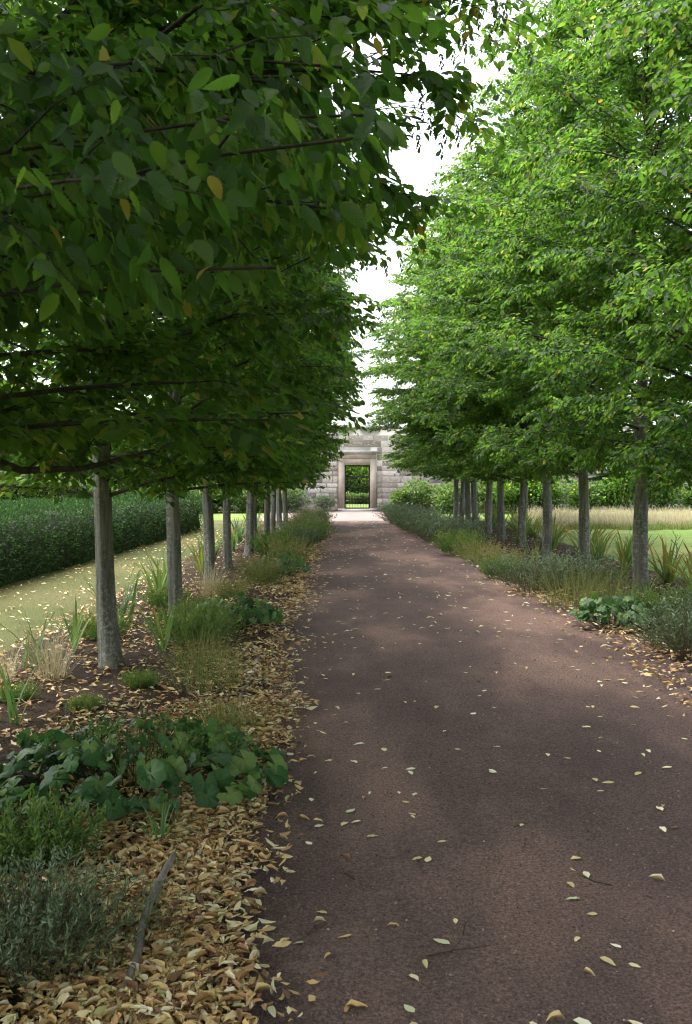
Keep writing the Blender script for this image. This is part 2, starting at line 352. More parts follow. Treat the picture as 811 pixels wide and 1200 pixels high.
def crown_arrays(prim, r, dens=1.0, lmin=.30, lmax=.85, lo=.16):
    """secondary twigs along the limbs, then side twigs with two-ranked leaves"""
    O = []; D = []; L = []
    for P, rad in prim:
        seg = np.linalg.norm(np.diff(P, axis=0), axis=1); tot = seg.sum(); cum = np.concatenate([[0], np.cumsum(seg)]) / tot
        k = max(5, int(tot * 6.2 * dens)); ts = lo + (1 - lo) * (np.arange(k) + r.random(k)) / k
        pts = np.stack([np.interp(ts, cum, P[:, c]) for c in range(3)], 1)
        tan = unit(np.stack([np.interp(np.minimum(ts + .05, 1), cum, P[:, c]) - np.interp(ts - .05, cum, P[:, c]) for c in range(3)], 1))
        side = np.where(np.arange(k) % 2 == 0, 1, -1) * (.5 + .5 * r.random(k))
        hor = unit(np.cross(tan, np.array([0, 0, 1.])))
        d = unit(tan * (.55 + .35 * r.random(k))[:, None] + hor * side[:, None] * .9 + np.array([0, 0, 1.]) * (r.normal(size=k) * .36 + .05)[:, None])
        O.append(pts); D.append(d); L.append((lmin + (lmax - lmin) * r.random(k)) * (1.05 - .45 * ts))
        O.append(P[-1:]); D.append(tan[-1:]); L.append(np.array([.35]))
    O = np.concatenate(O); D = np.concatenate(D); L = np.concatenate(L)
    # side twigs
    tO = []; tD = []; tL = []; nt_ = 7
    for j in range(nt_):
        u = (j + .3 + .5 * r.random(len(O))) / nt_
        p = O + D * (u * L)[:, None]; p[:, 2] -= .22 * L * u * u
        h = unit(np.cross(D, np.array([0, 0, 1.]))) * (1 if j % 2 else -1)
        d = unit(D * .8 + h * (.5 + .4 * r.random(len(O)))[:, None] + np.stack([0 * u, 0 * u, r.normal(size=len(O)) * .32 - .12], 1))
        tO.append(p); tD.append(d); tL.append(.14 + .2 * r.random(len(O)) * (1.1 - u))
    tO.append(O); tD.append(unit(D + np.array([0, 0, -.12]))); tL.append(L)
    tO = np.concatenate(tO); tD = np.concatenate(tD); tL = np.concatenate(tL)
    # leaves
    pos = []; X = []; N = []
    for j in range(14):
        ok = (j * .042 < tL + .02)
        if j >= 8: ok &= r.random(len(tL)) < .8
        p0 = tO[ok] + tD[ok] * (np.minimum(j * .042, tL[ok]))[:, None]; d = tD[ok]; k = len(p0)
        h = unit(np.cross(d, np.array([0, 0, 1.]))) * (1 if j % 2 else -1)
        x = unit(d * .65 + h * (.75 + .3 * r.normal(size=k))[:, None] + np.stack([np.zeros(k), np.zeros(k), -.25 - .4 * r.random(k)], 1))
        nn = unit(np.array([0, 0, 1.]) + .55 * r.normal(size=(k, 3)))
        pos.append(p0 + r.normal(size=(k, 3)) * .006); X.append(x); N.append(nn)
    pos = np.concatenate(pos); X = np.concatenate(X); N = np.concatenate(N)
    return (O, D, L), pos, X, N, .07 + .035 * r.random(len(pos))
def limb_mesh(name, prim, tw, trunk_top, sides=5):
    mb = MB()
    for P, rad in prim:
        mb.tube(P, np.linspace(rad, .004, len(P)), sides, False)
    O, D, L = tw
    s = np.array([0, .5, 1.0])
    for o, d, l in zip(O, D, L):
        P = o + d * (s * l)[:, None]; P[:, 2] -= .22 * l * s * s
        mb.tube(P, (.005, .0035, .0015), 3, False)
    mb.tube(trunk_top[0], trunk_top[1], 8, False)
    return mb.mesh(name, TWIG, True)
def trunk_mesh(name, seed, lean=.08, r0=.105):
    r = np.random.default_rng(seed); mb = MB()
    z = np.concatenate([[-.06, 0, .04, .1, .2], np.linspace(.35, 2.6, 16)])
    px = lean * r.normal() * np.sin(z * 1.1) + .02 * np.sin(z * 3 + r.random() * 6); py = lean * r.normal() * np.sin(z * .9)
    px -= px[1]; py -= py[1]
    rad = r0 * (1 - .075 * z) * (1 + .55 * np.exp(-np.maximum(z, 0) / .09)) * (1 + .04 * np.sin(z * 4 + r.random() * 6))
    n = 28; th = np.arange(n) * 2 * np.pi / n; ph = r.random(4) * 6
    fl = np.array([1 + .10 * np.cos(3 * th + ph[0] + .35 * zz) + .055 * np.cos(5 * th + ph[1] - .3 * zz) + .03 * np.cos(9 * th + ph[2])
                   + .12 * np.exp(-max(zz, 0) / .09) * np.cos(5 * th + ph[3]) for zz in z])
    mb.tube(np.stack([px, py, z], 1), rad, n, True, fl)
    return mb.mesh(name, BARK, True), (px[-1], py[-1], rad[-1])
def fruit_mesh(name, prim, r, n=110):
    br = leaf_strip(2, .55, .2, .1); pos = []; X = []
    ends = [P for P, _ in prim if P[-1, 2] > 2.6]
    for i in range(n):
        P = ends[r.integers(len(ends))]; t = .55 + .45 * r.random(); p = np.array([np.interp(t * 7, np.arange(len(P)), P[:, c]) for c in range(3)]) + r.normal(size=3) * (.2, .2, .05)
        for j in range(12):
            a = j * 2.4; pos.append(p + (0, 0, -.05 - j * .0085)); X.append((math.cos(a) * .7, math.sin(a) * .7, -.9))
    pos = np.array(pos); X = np.array(X)
    V, F, C = scatter(br[0], br[1], pos, X, np.array([[0, 0, 1.]]) + 0 * X, .028 + .01 * r.random(len(pos)), r.random(len(pos)))
    return npmesh(name, V, F, FRUIT, C)
def tints(r, pos):
    """leaf colour drifts from spray to spray, a few leaves turned yellow"""
    n = len(pos); t = .45 + .30 * vnoise(pos[:, 0] * 3 + pos[:, 2] * 2, pos[:, 1] * 3 - pos[:, 2] * 4, 3) + .22 * r.normal(size=n)
    t = np.clip(t, 0, .93); k = r.random(n); t[k < .03] = .96; t[k < .006] = 1.0
    return t
def build_crown(seed, lod, dens=1.0, extra=(), keep=None, nprim=90):
    prim, r = crown_skeleton(seed, nprim, extra)
    tw, pos, X, N, size = crown_arrays(prim, r, dens)
    ok = pos[:, 2] > 1.42 + .40 * r.random(len(pos)) ** 2 + .26 * vnoise(pos[:, 0] * 2.2, pos[:, 1] * 2.2, seed)
    ok &= np.hypot(pos[:, 0], pos[:, 1]) > .12
    if keep is not None: ok &= keep(pos)
    pos, X, N, size = pos[ok], X[ok], N[ok], size[ok]
    sel = np.ones(len(tw[0]), bool) if keep is None else keep(tw[0]) & keep(tw[0] + tw[1] * tw[2][:, None])
    tw = tuple(a[sel] for a in tw)
    top = np.linspace(2.5, 9.6, 9); tt = (np.stack([.05 * np.sin(top * 1.3 + seed), .05 * np.cos(top + seed), top], 1), np.linspace(.085, .01, 9))
    tm = tints(r, pos)
    V, F, C = scatter(lod[0], lod[1], pos, X, N, size, tm)
    if keep is not None: prim = [(P[keep(P)], q) for P, q in prim if keep(P).sum() > 3]
    return npmesh("crown", V, F, HORN, C), limb_mesh("limbs", prim, tw, tt), fruit_mesh("fruit_clusters", prim, r), (pos, X, N, size, tm)
CROWNS = [build_crown(100 + i, LEAF4) for i in range(3)]
TRUNKS = [trunk_mesh("trunk", 40 + i) for i in range(7)]
ORD = ["first", "second", "third", "fourth", "fifth", "sixth", "seventh", "eighth", "ninth", "tenth", "eleventh", "twelfth"]
def plant_tree(x, y, ci, ti, rz, sx, sz, label, group, r0=1.0, crown=None, has_trunk=True):
    t = thing("hornbeam_tree", label, "tree", (x, y, 0), 0, group)
    c = crown or CROWNS[ci]
    cs = (sx, sx, sz)
    link("trunk", TRUNKS[ti][0], t, None, None, (0, 0, rz * 1.7), (r0, r0, 1.0))
    cr = link("crown", c[0], t, None, None, (0, 0, rz), cs); cr['kind'] = 'stuff'
    link("limbs", c[1], t, None, None, (0, 0, rz), cs)
    f = link("fruit_clusters", c[2], cr); f['kind'] = 'stuff'
    return t
LEFT_Y = [7.75, 10.7, 13.75, 15.8, 18.7, 20.7, 23.4, 26.0, 28.9, 31.6]
RIGHT_Y = [12.5, 15.4, 18.2, 21.0, 23.3, 25.9, 28.3, 30.2, 31.9, 33.4]
RADL = [.72, .74, .76, .62, .76, .70, .74, .7, .78, .74]
rr = random.Random(3)
for i, y in enumerate(LEFT_Y):
    k = len(LEFT_Y) - 1 - i
    plant_tree(-1.89 + rr.uniform(-.05, .05), y, (i * 2 + 1) % 3, i % 7, rr.uniform(0, 6.28), (.92, .88, .84, .80, .78, .78, .80, .84, .88, .90)[i], rr.uniform(.94, 1.02) + (0, 0, 0, 0, 0, 0, .03, .07, .12, .14)[i],
               "fluted grey-trunked hornbeam in row by the dark hedge, %s tree from the stone wall" % ORD[k], "hornbeams along the hedge side of the path", RADL[i])
for i, y in enumerate(RIGHT_Y):
    k = len(RIGHT_Y) - 1 - i
    plant_tree(4.0 + rr.uniform(-.06, .06), y, (i * 2 + 2) % 3, (i + 3) % 7, rr.uniform(0, 6.28), (.84, .86, .90, .96, 1.02, 1.05, 1.10, 1.16, 1.22, 1.22)[i], rr.uniform(.97, 1.06) + (0, 0, 0, 0, 0, 0, .02, .05, .08, .1)[i],
               "slim dark-trunked hornbeam in row by the mown lawn, %s tree from the stone wall" % ORD[k], "hornbeams along the lawn side of the path", rr.uniform(.84, .92))
plant_tree(4.1, 9.6, 1, 2, 1.1, .80, 1.0, "hornbeam by the mown lawn, eleventh from the stone wall, spreading leaves at path edge", "hornbeams along the lawn side of the path")
plant_tree(4.1, 6.7, 0, 4, 2.9, .78, 1.0, "hornbeam by the mown lawn, twelfth from the stone wall, crown high over lavender", "hornbeams along the lawn side of the path")

for i, (x, y, sx) in enumerate(((-2.1, -2.5, 1.12), (-2.0, -5.4, 1.1), (4.1, 3.8, .95), (4.1, .9, 1.08), (4.1, -2.0, 1.15))):  # rows carried on beside and behind the camera, added to shade the near canopy
    plant_tree(x, y, i % 3, i, i * 1.9, sx, 1.0, "hornbeam added out of view to shade the near canopy, %s row, %s from the wall" % (("hedge-side", "lawn-side")[i > 1], ("thirteenth", "fourteenth", "thirteenth", "fourteenth", "fifteenth")[i]),
               "hornbeams along the %s side of the path" % ("hedge", "lawn")[i > 1])
# the two trees whose boughs hang over the viewer
def near_keep(ox, oy):
    def f(p):
        wx, wy, wz = p[:, 0] + ox, p[:, 1] + oy, p[:, 2]
        d = np.sqrt(wx ** 2 + wy ** 2 + (wz - 1.6) ** 2)
        zr = wz - 1.6
        lim = np.where(zr < .6, -.35 + .6 * zr, .16 + .235 * zr)      # the crown stops short of the middle of the path
        spray = (zr > 1.9) & (vnoise(wx * 4 + wz * 2, wz * 5 + wy * 3, 4) > .22) & (wx < .43 * zr)
        return (d > 1.5) & ((wx < lim) | spray) & (zr > .06 + .12 * np.clip(wx + 1.6, 0, 2) + .16 * vnoise(wx * 3, wy * 3, 1))
    return f
ex5 = [(np.array([(0, 0, 2.9), (.8, .1, 3.5), (1.6, .3, 4.0), (2.3, .5, 4.35), (2.9, .7, 4.5), (3.4, .9, 4.5)]), .022),
       (np.array([(0, 0, 2.5), (.7, .3, 2.9), (1.4, .5, 3.2), (2.0, .7, 3.3), (2.5, .9, 3.3), (2.8, 1.1, 3.2)]), .020),
       (np.array([(0, 0, 3.4), (.7, .3, 4.2), (1.4, .7, 4.9), (2.1, 1.0, 5.4), (2.8, 1.3, 5.7), (3.3, 1.5, 5.8)]), .022)]
for k in range(11):
    a = R(85 + 15 * k); z0 = 1.75 + 1.5 * ((k * 7) % 11) / 11; q = np.linspace(0, 1, 7)
    ex5.append((np.stack([2.3 * q * math.cos(a) + .07 * np.sin(q * 6 + k), 2.3 * q * math.sin(a) + .07 * np.cos(q * 5 + 2 * k) - .07 * math.cos(2 * k), z0 + .8 * q - .45 * q * q + .06 * np.sin(q * 7 + k)], 1), .009))
c5 = build_crown(211, LEAF4, 1.0, ex5, near_keep(-2.05, 4.85))
t5 = plant_tree(-2.05, 4.85, 0, 5, 0, 1, 1, "hornbeam hung with seed clusters, eleventh from the stone wall in row by the hedge", "hornbeams along the hedge side of the path", 1.0, c5)
# a low dark bough crossing in front of the hedge
mb = MB(); P = np.array([(.02, 0, 1.95), (.10, .15, 1.72), (.28, .35, 1.63), (.55, .6, 1.645), (.85, .9, 1.74), (1.2, 1.3, 1.9)]); mb.tube(P, np.linspace(.030, .008, 6), 7)
for a, b in (((.5, .55, 1.64), (.7, .4, 1.85)), ((.75, .8, 1.7), (.95, 1.1, 1.62)), ((.3, .36, 1.63), (.45, .5, 1.8))): mb.tube(np.array([a, b]), (.007, .003), 4)
link("low_bough", mb.mesh("low_bough", TWIG, True), t5)

sp_prim = []
for p1 in ((3.3, 1.65, 4.65), (3.05, 1.5, 4.3), (2.95, 1.9, 4.0), (3.25, 2.4, 5.0), (3.0, 2.6, 4.35), (2.8, .9, 3.65), (2.75, 1.4, 3.3), (3.45, 2.0, 4.9), (2.6, 2.2, 3.2), (3.0, .6, 4.1)):
    p0 = (p1[0] - 1.35, p1[1] - .7, p1[2] - .45)
    q = np.linspace(0, 1, 8)[:, None]; P = np.array(p0) + (np.array(p1) - np.array(p0)) * q; P[:, 2] += .22 * np.sin(q[:, 0] * 2.6); P[:, 1] += .05 * np.sin(q[:, 0] * 7)
    sp_prim.append((P, .006))
sp_r = np.random.default_rng(77)
sp_tw, pos, X, N, size = crown_arrays(sp_prim, sp_r, .62, .22, .5, .0)
size = size * .85; ok = sp_r.random(len(pos)) < .30; pos, X, N, size = pos[ok], X[ok], N[ok], size[ok]
V, F, C = scatter(LEAF8[0], LEAF8[1], pos, X, N, size, tints(sp_r, pos))
link("overhanging_sprays", npmesh("overhanging_sprays", V, F, HORN, C), t5)['kind'] = 'stuff'
mb = MB()
for P, q in sp_prim: mb.tube(P, np.linspace(q, .002, len(P)), 5, False)
for o, d, l in zip(*sp_tw):
    q = np.array([0, .5, 1.])[:, None]; P = o + d * (q * l); P[:, 2] -= .22 * l * q[:, 0] ** 2; mb.tube(P, (.003, .002, .001), 3, False)
link("spray_twigs", mb.mesh("spray_twigs", TWIG), t5)
link("spray_fruit", fruit_mesh("spray_fruit", sp_prim, sp_r, 90), t5)['kind'] = 'stuff'
near = thing("hornbeam_tree", "overhanging hornbeam with large dark leaves, twelfth from the stone wall in row by the hedge", "tree", (-2.05, 2.4, 0), 0, "hornbeams along the hedge side of the path")
kp = near_keep(-2.05, 2.4)
exn = []
for ax, ay, z0, z1 in ((2.1, -.45, 1.9, 2.32), (2.12, -.1, 2.1, 2.5), (2.1, .5, 2.0, 2.45), (2.0, 1.0, 2.1, 2.6), (1.9, -.25, 1.7, 2.10), (1.95, .25, 1.75, 2.15), (1.7, .75, 1.7, 2.12), (1.5, -.5, 1.7, 2.2), (2.05, .2, 2.3, 2.75)):
    q = np.linspace(0, 1, 7); exn.append((np.stack([ax * q, ay * q ** 1.3, z0 + (z1 - z0) * (1.9 * q - .95 * q * q) + .02 * np.sin(q * 9 + ay) + .02 * np.sin(q * 5 + 3 * ax)], 1), .007))
def kp_near(p):
    wx, wy, wz = p[:, 0] - 2.05, p[:, 1] + 2.4, p[:, 2]
    d = np.sqrt(wx ** 2 + wy ** 2 + (wz - 1.6) ** 2)
    e = (wz - 1.6) / np.maximum(wy, .05)
    return (d > 1.85) & ~((wy > 0) & (e < .15 + .09 * np.clip((wx + .8) / .9, 0, 1))) & (wx < .10 + .10 * np.clip(wz - 2.6, 0, 4))
prim, r = crown_skeleton(305, 104, exn)
tw, pos, X, N, size = crown_arrays(prim, r, 1.0, .25, .6)
# boughs that come close are densely leaved
ok = kp_near(pos) & (pos[:, 2] > 1.5); pos, X, N, size = pos[ok], X[ok], N[ok], size[ok]
ok = (r.random(len(pos)) < .72) | (np.linalg.norm(pos + np.array([-2.05, 2.4, -1.6]), axis=1) > 3.2); pos, X, N, size = pos[ok], X[ok], N[ok], size[ok]
N = unit(N + .65 * r.normal(size=N.shape)); size = size * (.7 + .45 * r.random(len(size))); X = unit(X + np.array([0, 0, -.45])); size = size * .80; tm = np.clip(r.random(len(pos)) * .95, 0, 1)
tm[r.random(len(pos)) < .012] = .985
wp = pos + np.array([-2.05, 2.4, 0]); dist = np.linalg.norm(wp - np.array([0, 0, 1.6]), axis=1)
inview = (wp[:, 1] > .6) & (np.abs(wp[:, 0] / wp[:, 1]) < .40) & ((wp[:, 2] - 1.6) / wp[:, 1] < .55)
order = np.argsort(np.where(inview, dist, 1e3))[:300]
big = np.zeros(len(pos), bool); big[order] = True
LB = leaf_strip(16, .46, .10, .16, .05, .012)
near_leaf = []
for q in range(6):
    T = LB[0].copy(); T[:, 2] += (q - 2.5) * .04 * T[:, 0] ** 2 + .03 * np.sin(T[:, 0] * 5 + q) * 1
    col = np.ones((len(T), 4)); col[:, 0] = (.15, .3, .45, .62, .8, .985)[q]; col[:, 1] = T[:, 0]; col[:, 2] = T[:, 1] + .5
    near_leaf.append(npmesh("leaf", T, LB[1], HORN, col, True))
def frame(x, nrm):
    x = Vector(x).normalized(); y = Vector(nrm).cross(x).normalized(); z = x.cross(y)
    return Matrix((x, y, z)).transposed().to_4x4()
for i in order:
    o = link("leaf", near_leaf[5 if tm[i] > .975 else int(r.integers(5))], near)
    o.matrix_basis = Matrix.Translation(Vector(pos[i])) @ frame(X[i], N[i]) @ Matrix.Scale(float(size[i]), 4)
LEAF6 = leaf_strip(3, .48, .12, .14); mb = MB()
for lod, m in ((LEAF6, ~big & inview & (dist < 3.6)), (LEAF4, ~big & ~(inview & (dist < 3.6)))):
    mb.add(*scatter(lod[0], lod[1], pos[m], X[m], N[m], size[m], tm[m]))
link("crown", mb.mesh("crown", HORN), near)['kind'] = 'stuff'
sel = kp_near(tw[0]) & kp_near(tw[0] + tw[1] * tw[2][:, None]); tw = tuple(a[sel] for a in tw)
prim = [(P[kp_near(P)], q) for P, q in prim if kp_near(P).sum() > 2]
top = np.linspace(2.5, 9.6, 9)
link("limbs", limb_mesh("limbs", prim, tw, (np.stack([0 * top, 0 * top, top], 1), np.linspace(.085, .01, 9))), near)
link("trunk", TRUNKS[6][0], near)

# ------------------------------------------------------------------ garden wall and gate
WY = 43.0; GX = .70                          # wall face, gate centre
OW, OH, SILL = .585, 2.12, .10               # half opening width, head height, threshold
wall = thing("garden_wall", "tall grey sandstone garden wall with moulded gateway at the path end", "wall", (0, WY, 0))
WT = 3.75
mb = MB(); mb.box(-30, GX - OW - .02, .03, .55, 0, WT); mb.box(GX + OW + .02, 34, .03, .55, 0, WT); mb.box(GX - OW - .019, GX + OW + .019, .031, .55, OH + .02, WT - .002)
link("mortar_core", mb.mesh("mortar_core", MORTAR), wall)
def stone_mesh(seed):
    r = np.random.default_rng(seed); b = .06; V = []
    for (x, z) in ((-.5, -.5), (.5, -.5), (.5, .5), (-.5, .5)): V.append((x, 1, z))
    for (x, z) in ((-.5, -.5), (.5, -.5), (.5, .5), (-.5, .5)): V.append((x * (1 - .03 * r.random()), .25 * r.random(), z * (1 - .06 * r.random())))
    for (x, z) in ((-.5, -.5), (.5, -.5), (.5, .5), (-.5, .5)): V.append((x * (.93 - .05 * r.random()), -.1 - .5 * r.random(), z * (.86 - .08 * r.random())))
    F = [(8, 9, 10, 11)]
    for a in (0, 4):
        for i in range(4): F.append((a + i, a + (i + 1) % 4, a + 4 + (i + 1) % 4, a + 4 + i))
    return np.array(V, float), np.array(F)
SM = [npmesh("stone", *stone_mesh(s), STONE) for s in range(8)]
far_st = MB(); r = np.random.default_rng(5); z = .02
while z < WT - .45:
    h = .20 + .14 * r.random(); x = -29.8 + .3 * r.random()
    while x < 33.5:
        wd = (.3 + .5 * r.random()) * (1.0 if h < .28 else 1.25); x1 = x + wd
        lo_, hi_ = GX - OW - .30, GX + OW + .30
        a, b = x, x1
        if z < OH + .62 and z + h > 0:
            if b > lo_ and a < lo_: b = lo_
            if a >= lo_ and a < hi_: a = hi_; b = max(b, hi_ + .25)
        if b - a > .12:
            cx = (a + b) / 2; sc = (b - a - .025, .035, h - .022)
            if -2.6 < cx < 4.0:
                link("stone", SM[r.integers(8)], wall, None, (cx, 0, z + h / 2), None, sc)
            else:
                V, F = stone_mesh(int(r.integers(8))); far_st.add(V * np.array(sc) + np.array((cx, 0, z + h / 2)), F)
        x = max(b, x1) if a >= hi_ - .001 and x < hi_ else x1
    z += h
link("stone_facing", far_st.mesh("stone_facing", STONE), wall)['kind'] = 'stuff'
# gateway surround
for s in (-1, 1):
    mb = MB(); c = GX + s * (OW + .14)
    mb.box(c - .14, c + .14, -.07, .56, .12, OH + .26)
    link("jamb", mb.mesh("jamb", DRESSED), wall)
    mb = MB(); mb.box(c - .17, c + .17, -.11, .5, 0, .118); link("plinth_block", mb.mesh("plinth_block", COPING), wall)
mb = MB(); mb.box(GX - OW + .001, GX + OW - .001, -.068, .55, OH, OH + .258); link("lintel", mb.mesh("lintel", DRESSED), wall)
mb = MB(); mb.box(GX - OW - .28, GX + OW + .28, -.05, .1, OH + .262, OH + .5); link("frieze", mb.mesh("frieze", DRESSED), wall)
mb = MB(); mb.box(GX - OW - .34, GX + OW + .34, -.12, .1, OH + .503, OH + .56); mb.box(GX - OW - .40, GX + OW + .40, -.19, .1, OH + .561, OH + .64); link("cornice", mb.mesh("cornice", COPING), wall)
mb = MB(); mb.box(GX - OW - .10, GX + OW + .10, -.32, .5, -.01, .075); link("threshold_step", mb.mesh("threshold_step", COPING), wall)
x = -30.0
cm = None
while x < 33:
    wd = 1.05
    if cm is None:
        V = np.array([(0, -.14, 0), (1, -.14, 0), (1, .7, 0), (0, .7, 0), (0, -.14, .12), (1, -.14, .12), (1, .7, .12), (0, .7, .12), (0, .28, .40), (1, .28, .40)]) * np.array([1.03, 1, 1])
        cm = npmesh("coping_slab", V, [np.array([(0, 3, 2, 1), (0, 1, 5, 4), (2, 3, 7, 6), (4, 5, 9, 8), (6, 7, 8, 9)]), np.array([(0, 4, 7), (1, 6, 5), (4, 8, 7), (5, 6, 9)])], COPING)
        cm.polygons[5].use_smooth = False
    link("coping_slab", cm, wall, None, (x, 0, WT + .002), None); x += wd
gate = thing("iron_gate", "black iron garden gate with close-set lower bars in the stone gateway", "gate", (GX, WY + .12, SILL))
GH = OH - SILL - .02
mb = MB(); hw = OW - .012
for s in (-1, 1): mb.box(s * (hw - .012) - .034, s * (hw - .012) + .034, -.022, .022, 0, GH)
link("gate_stile", mb.mesh("gate_stile", IRON), gate)
for z, t in ((.03, .03), (.98, .026), (1.47, .024), (GH - .032, .031), (.44, .016)):
    mb = MB(); mb.box(-hw + .047, hw - .047, -.014, .014, z - t, z + t); link("gate_rail", mb.mesh("gate_rail", IRON), gate)
mb = MB(); mb.tube(np.array([(0, 0, .03), (0, 0, GH - .03)]), .0085, 6); bar = mb.mesh("gate_bar", IRON)
mb = MB(); mb.tube(np.array([(0, 0, .03), (0, 0, .56), (0, 0, .60)]), (.0085, .0085, .001), 6); dog = mb.mesh("dog_bar", IRON)
for k in range(1, 8):
    link("gate_bar", bar, gate, None, (-hw + k * hw / 4, 0, 0), None, (.95, .95, 1))
for k in range(8): link("dog_bar", dog, gate, None, (-hw + (k + .5) * hw / 4, 0, 0))
mb = MB(); mb.box(hw - .10, hw - .025, -.035, -.016, .92, 1.06); link("latch", mb.mesh("latch", IRON), gate)

# ------------------------------------------------------------------ hedges
def leafy_box(name, label, cat, xf0, xf1, y0, y1, h, n, leaf, mt, size, round_=.12, rough=.07, group=None, ny=40, bias=1.0):
    """clipped hedge: a rough twiggy core, leaf sprigs standing out of every face"""
    t = thing(name, label, cat, ((xf0(y0) + xf1(y0)) / 2, y0, 0), 0, group); base = np.array(t.location)
    ys = np.linspace(y0 + .08, y1 - .08, ny); prof = [(0, 0), (.02, .5), (.06, .92), (.25, 1), (.75, 1), (.94, .92), (.98, .5), (1, 0)]
    V = []
    for y in ys:
        a, b = xf0(y) + .10, xf1(y) - .10
        for (u, v) in prof: V.append((a + (b - a) * u + .03 * math.sin(y * 5 + u * 9), y, v * (h - .10) + .03 * math.sin(y * 3.1 + u * 7)))
    k = len(prof); F = [(i * k + j, i * k + j + 1, (i + 1) * k + j + 1, (i + 1) * k + j) for i in range(ny - 1) for j in range(k - 1)]
    mb = MB(); mb.add(np.array(V) - base, F); mb.f[8] = [np.array([range(k)]), np.array([[(ny - 1) * k + j for j in range(k)][::-1]])]
    link("twig_core", mb.mesh("twig_core", CORE), t)
    y = y0 + (y1 - y0) * rng.random(n) ** bias; f = rng.random(n); a = np.array([xf0(v) for v in y]); b = np.array([xf1(v) for v in y]); wdt = (b - a).mean()
    tot = wdt + 2 * h + 2 * wdt * h / (y1 - y0); f *= tot
    pos = np.zeros((n, 3)); nr = np.zeros((n, 3))
    L = f < h; Rr = (f >= h) & (f < 2 * h); Tp = (f >= 2 * h) & (f < 2 * h + wdt); En = f >= 2 * h + wdt
    u = rng.random(n)
    pos[:, 1] = y
    pos[L, 0] = a[L]; pos[L, 2] = f[L]; nr[L] = (-1, 0, .25)
    pos[Rr, 0] = b[Rr]; pos[Rr, 2] = f[Rr] - h; nr[Rr] = (1, 0, .25)
    pos[Tp, 0] = a[Tp] + (b - a)[Tp] * u[Tp]; pos[Tp, 2] = h; nr[Tp] = (0, 0, 1)
    e = rng.random(n) < .5
    pos[En, 0] = (a + (b - a) * u)[En]; pos[En, 2] = (rng.random(n) * h)[En]; pos[En, 1] = np.where(e, y0, y1)[En]; nr[En] = np.where(e[:, None], [[0, -1, .25]], [[0, 1, .25]])[En]
    # soften the shoulders and add lumps
    nr = unit(nr); lump = rough * (vnoise(pos[:, 0] * 1.5 + pos[:, 2] * 3, pos[:, 1] * 1.5, 3) + .6 * vnoise(pos[:, 1] * 4, pos[:, 2] * 5 + pos[:, 0] * 4, 6))
    edge = np.exp(-np.minimum(np.abs(pos[:, 0] - a), np.abs(b - pos[:, 0])) / .15) * np.exp(-np.abs(h - pos[:, 2]) / .15)
    pos += nr * (lump + rng.normal(size=n) * .03 - .04)[:, None]; pos[:, 2] -= round_ * edge * .8; pos[:, 0] += np.where(pos[:, 0] > (a + b) / 2, -1, 1) * round_ * edge * .5
    X = unit(nr + .75 * rand_unit(n) + np.array([0, 0, .25])); N = unit(nr * .5 + rand_unit(n))
    V, F, C = scatter(leaf[0], leaf[1], pos - base, X, N, size * (.6 + .8 * rng.random(n)), rng.random(n))
    link("foliage", npmesh("foliage", V, F, mt, C), t)['kind'] = 'stuff'
    return t
SPRIG = (np.array([(0, 0, 0), (.45, .17, .02), (1, .03, -.05), (.45, -.17, .02), (.25, .05, 0), (.8, .3, -.03), (.25, -.05, 0), (.8, -.3, -.03), (.5, 0, .03)], float),
         np.array([(4, 5, 8, 0), (0, 8, 7, 6)]))
leafy_box("yew_hedge", "long clipped dark green yew hedge edging the worn grass strip", "hedge", lambda y: hedge_x(y) - 2.6, lambda y: hedge_x(y), 8.0, 28.5, 1.06, 82000, SPRIG, YEW, .07, .14, .05, None, 60, 1.35)
leafy_box("low_hedge", "pale green clipped hedge in front of the stone wall beyond the yew", "hedge", lambda y: -19, lambda y: -8.6, 33.0, 34.6, 1.42, 22000, LEAF4, SHRUB, .11, .1, .06, None, 10)

# ------------------------------------------------------------------ shrubs, trees behind the wall, far planting
def bush_mesh(seed, n, rx, rz, leaf, mt, size, lobes=6):
    r = np.random.default_rng(seed)
    c = np.stack([r.normal(size=lobes) * rx * .42, r.normal(size=lobes) * rx * .42, rz * (.35 + .4 * r.random(lobes))], 1); rad = rx * (.45 + .25 * r.random(lobes))
    k = r.integers(lobes, size=n); d = unit(r.normal(size=(n, 3))); d[:, 2] = np.where(r.random(n) < .3, -.9 * r.random(n), np.abs(d[:, 2]) * 1.0 - .25)
    pos = c[k] + d * (rad[k] * (.55 + .5 * r.random(n)))[:, None] * np.array([1, 1, rz / rx * .8])
    pos[:, 2] = np.maximum(pos[:, 2], .02 + .1 * r.random(n))
    X = unit(d + .7 * unit(r.normal(size=(n, 3)))); N = unit(np.array([0, 0, 1.]) + .7 * r.normal(size=(n, 3)))
    V, F, C = scatter(leaf[0], leaf[1], pos, X, N, size * (.6 + .8 * r.random(n)), r.random(n))
    mb = MB()
    for q in range(lobes): mb.tube(np.array([(c[q][0] * .1, c[q][1] * .1, 0), c[q] * np.array([.6, .6, .5]), c[q]]), (.02, .014, .006), 5, False)
    return npmesh("foliage", V, F, mt, C), mb.mesh("stems", TWIG)
BUSH_G = [bush_mesh(60 + i, 5200, .9, 1.2, LEAF4, SHRUB, .11) for i in range(3)]
BUSH_S = [bush_mesh(70 + i, 3800, .8, 1.0, LEAF4, SILVER, .08) for i in range(2)]
BUSH_D = [bush_mesh(80 + i, 5000, 1.1, 1.7, LEAF4, HORN, .11) for i in range(2)]
def bush(name, label, x, y, src, s, rz=0, group=None, sz=None):
    t = thing(name, label, "shrub", (x, y, 0), rz, group, (s, s, sz or s))
    link("foliage", src[0], t)['kind'] = 'stuff'; link("stems", src[1], t); return t
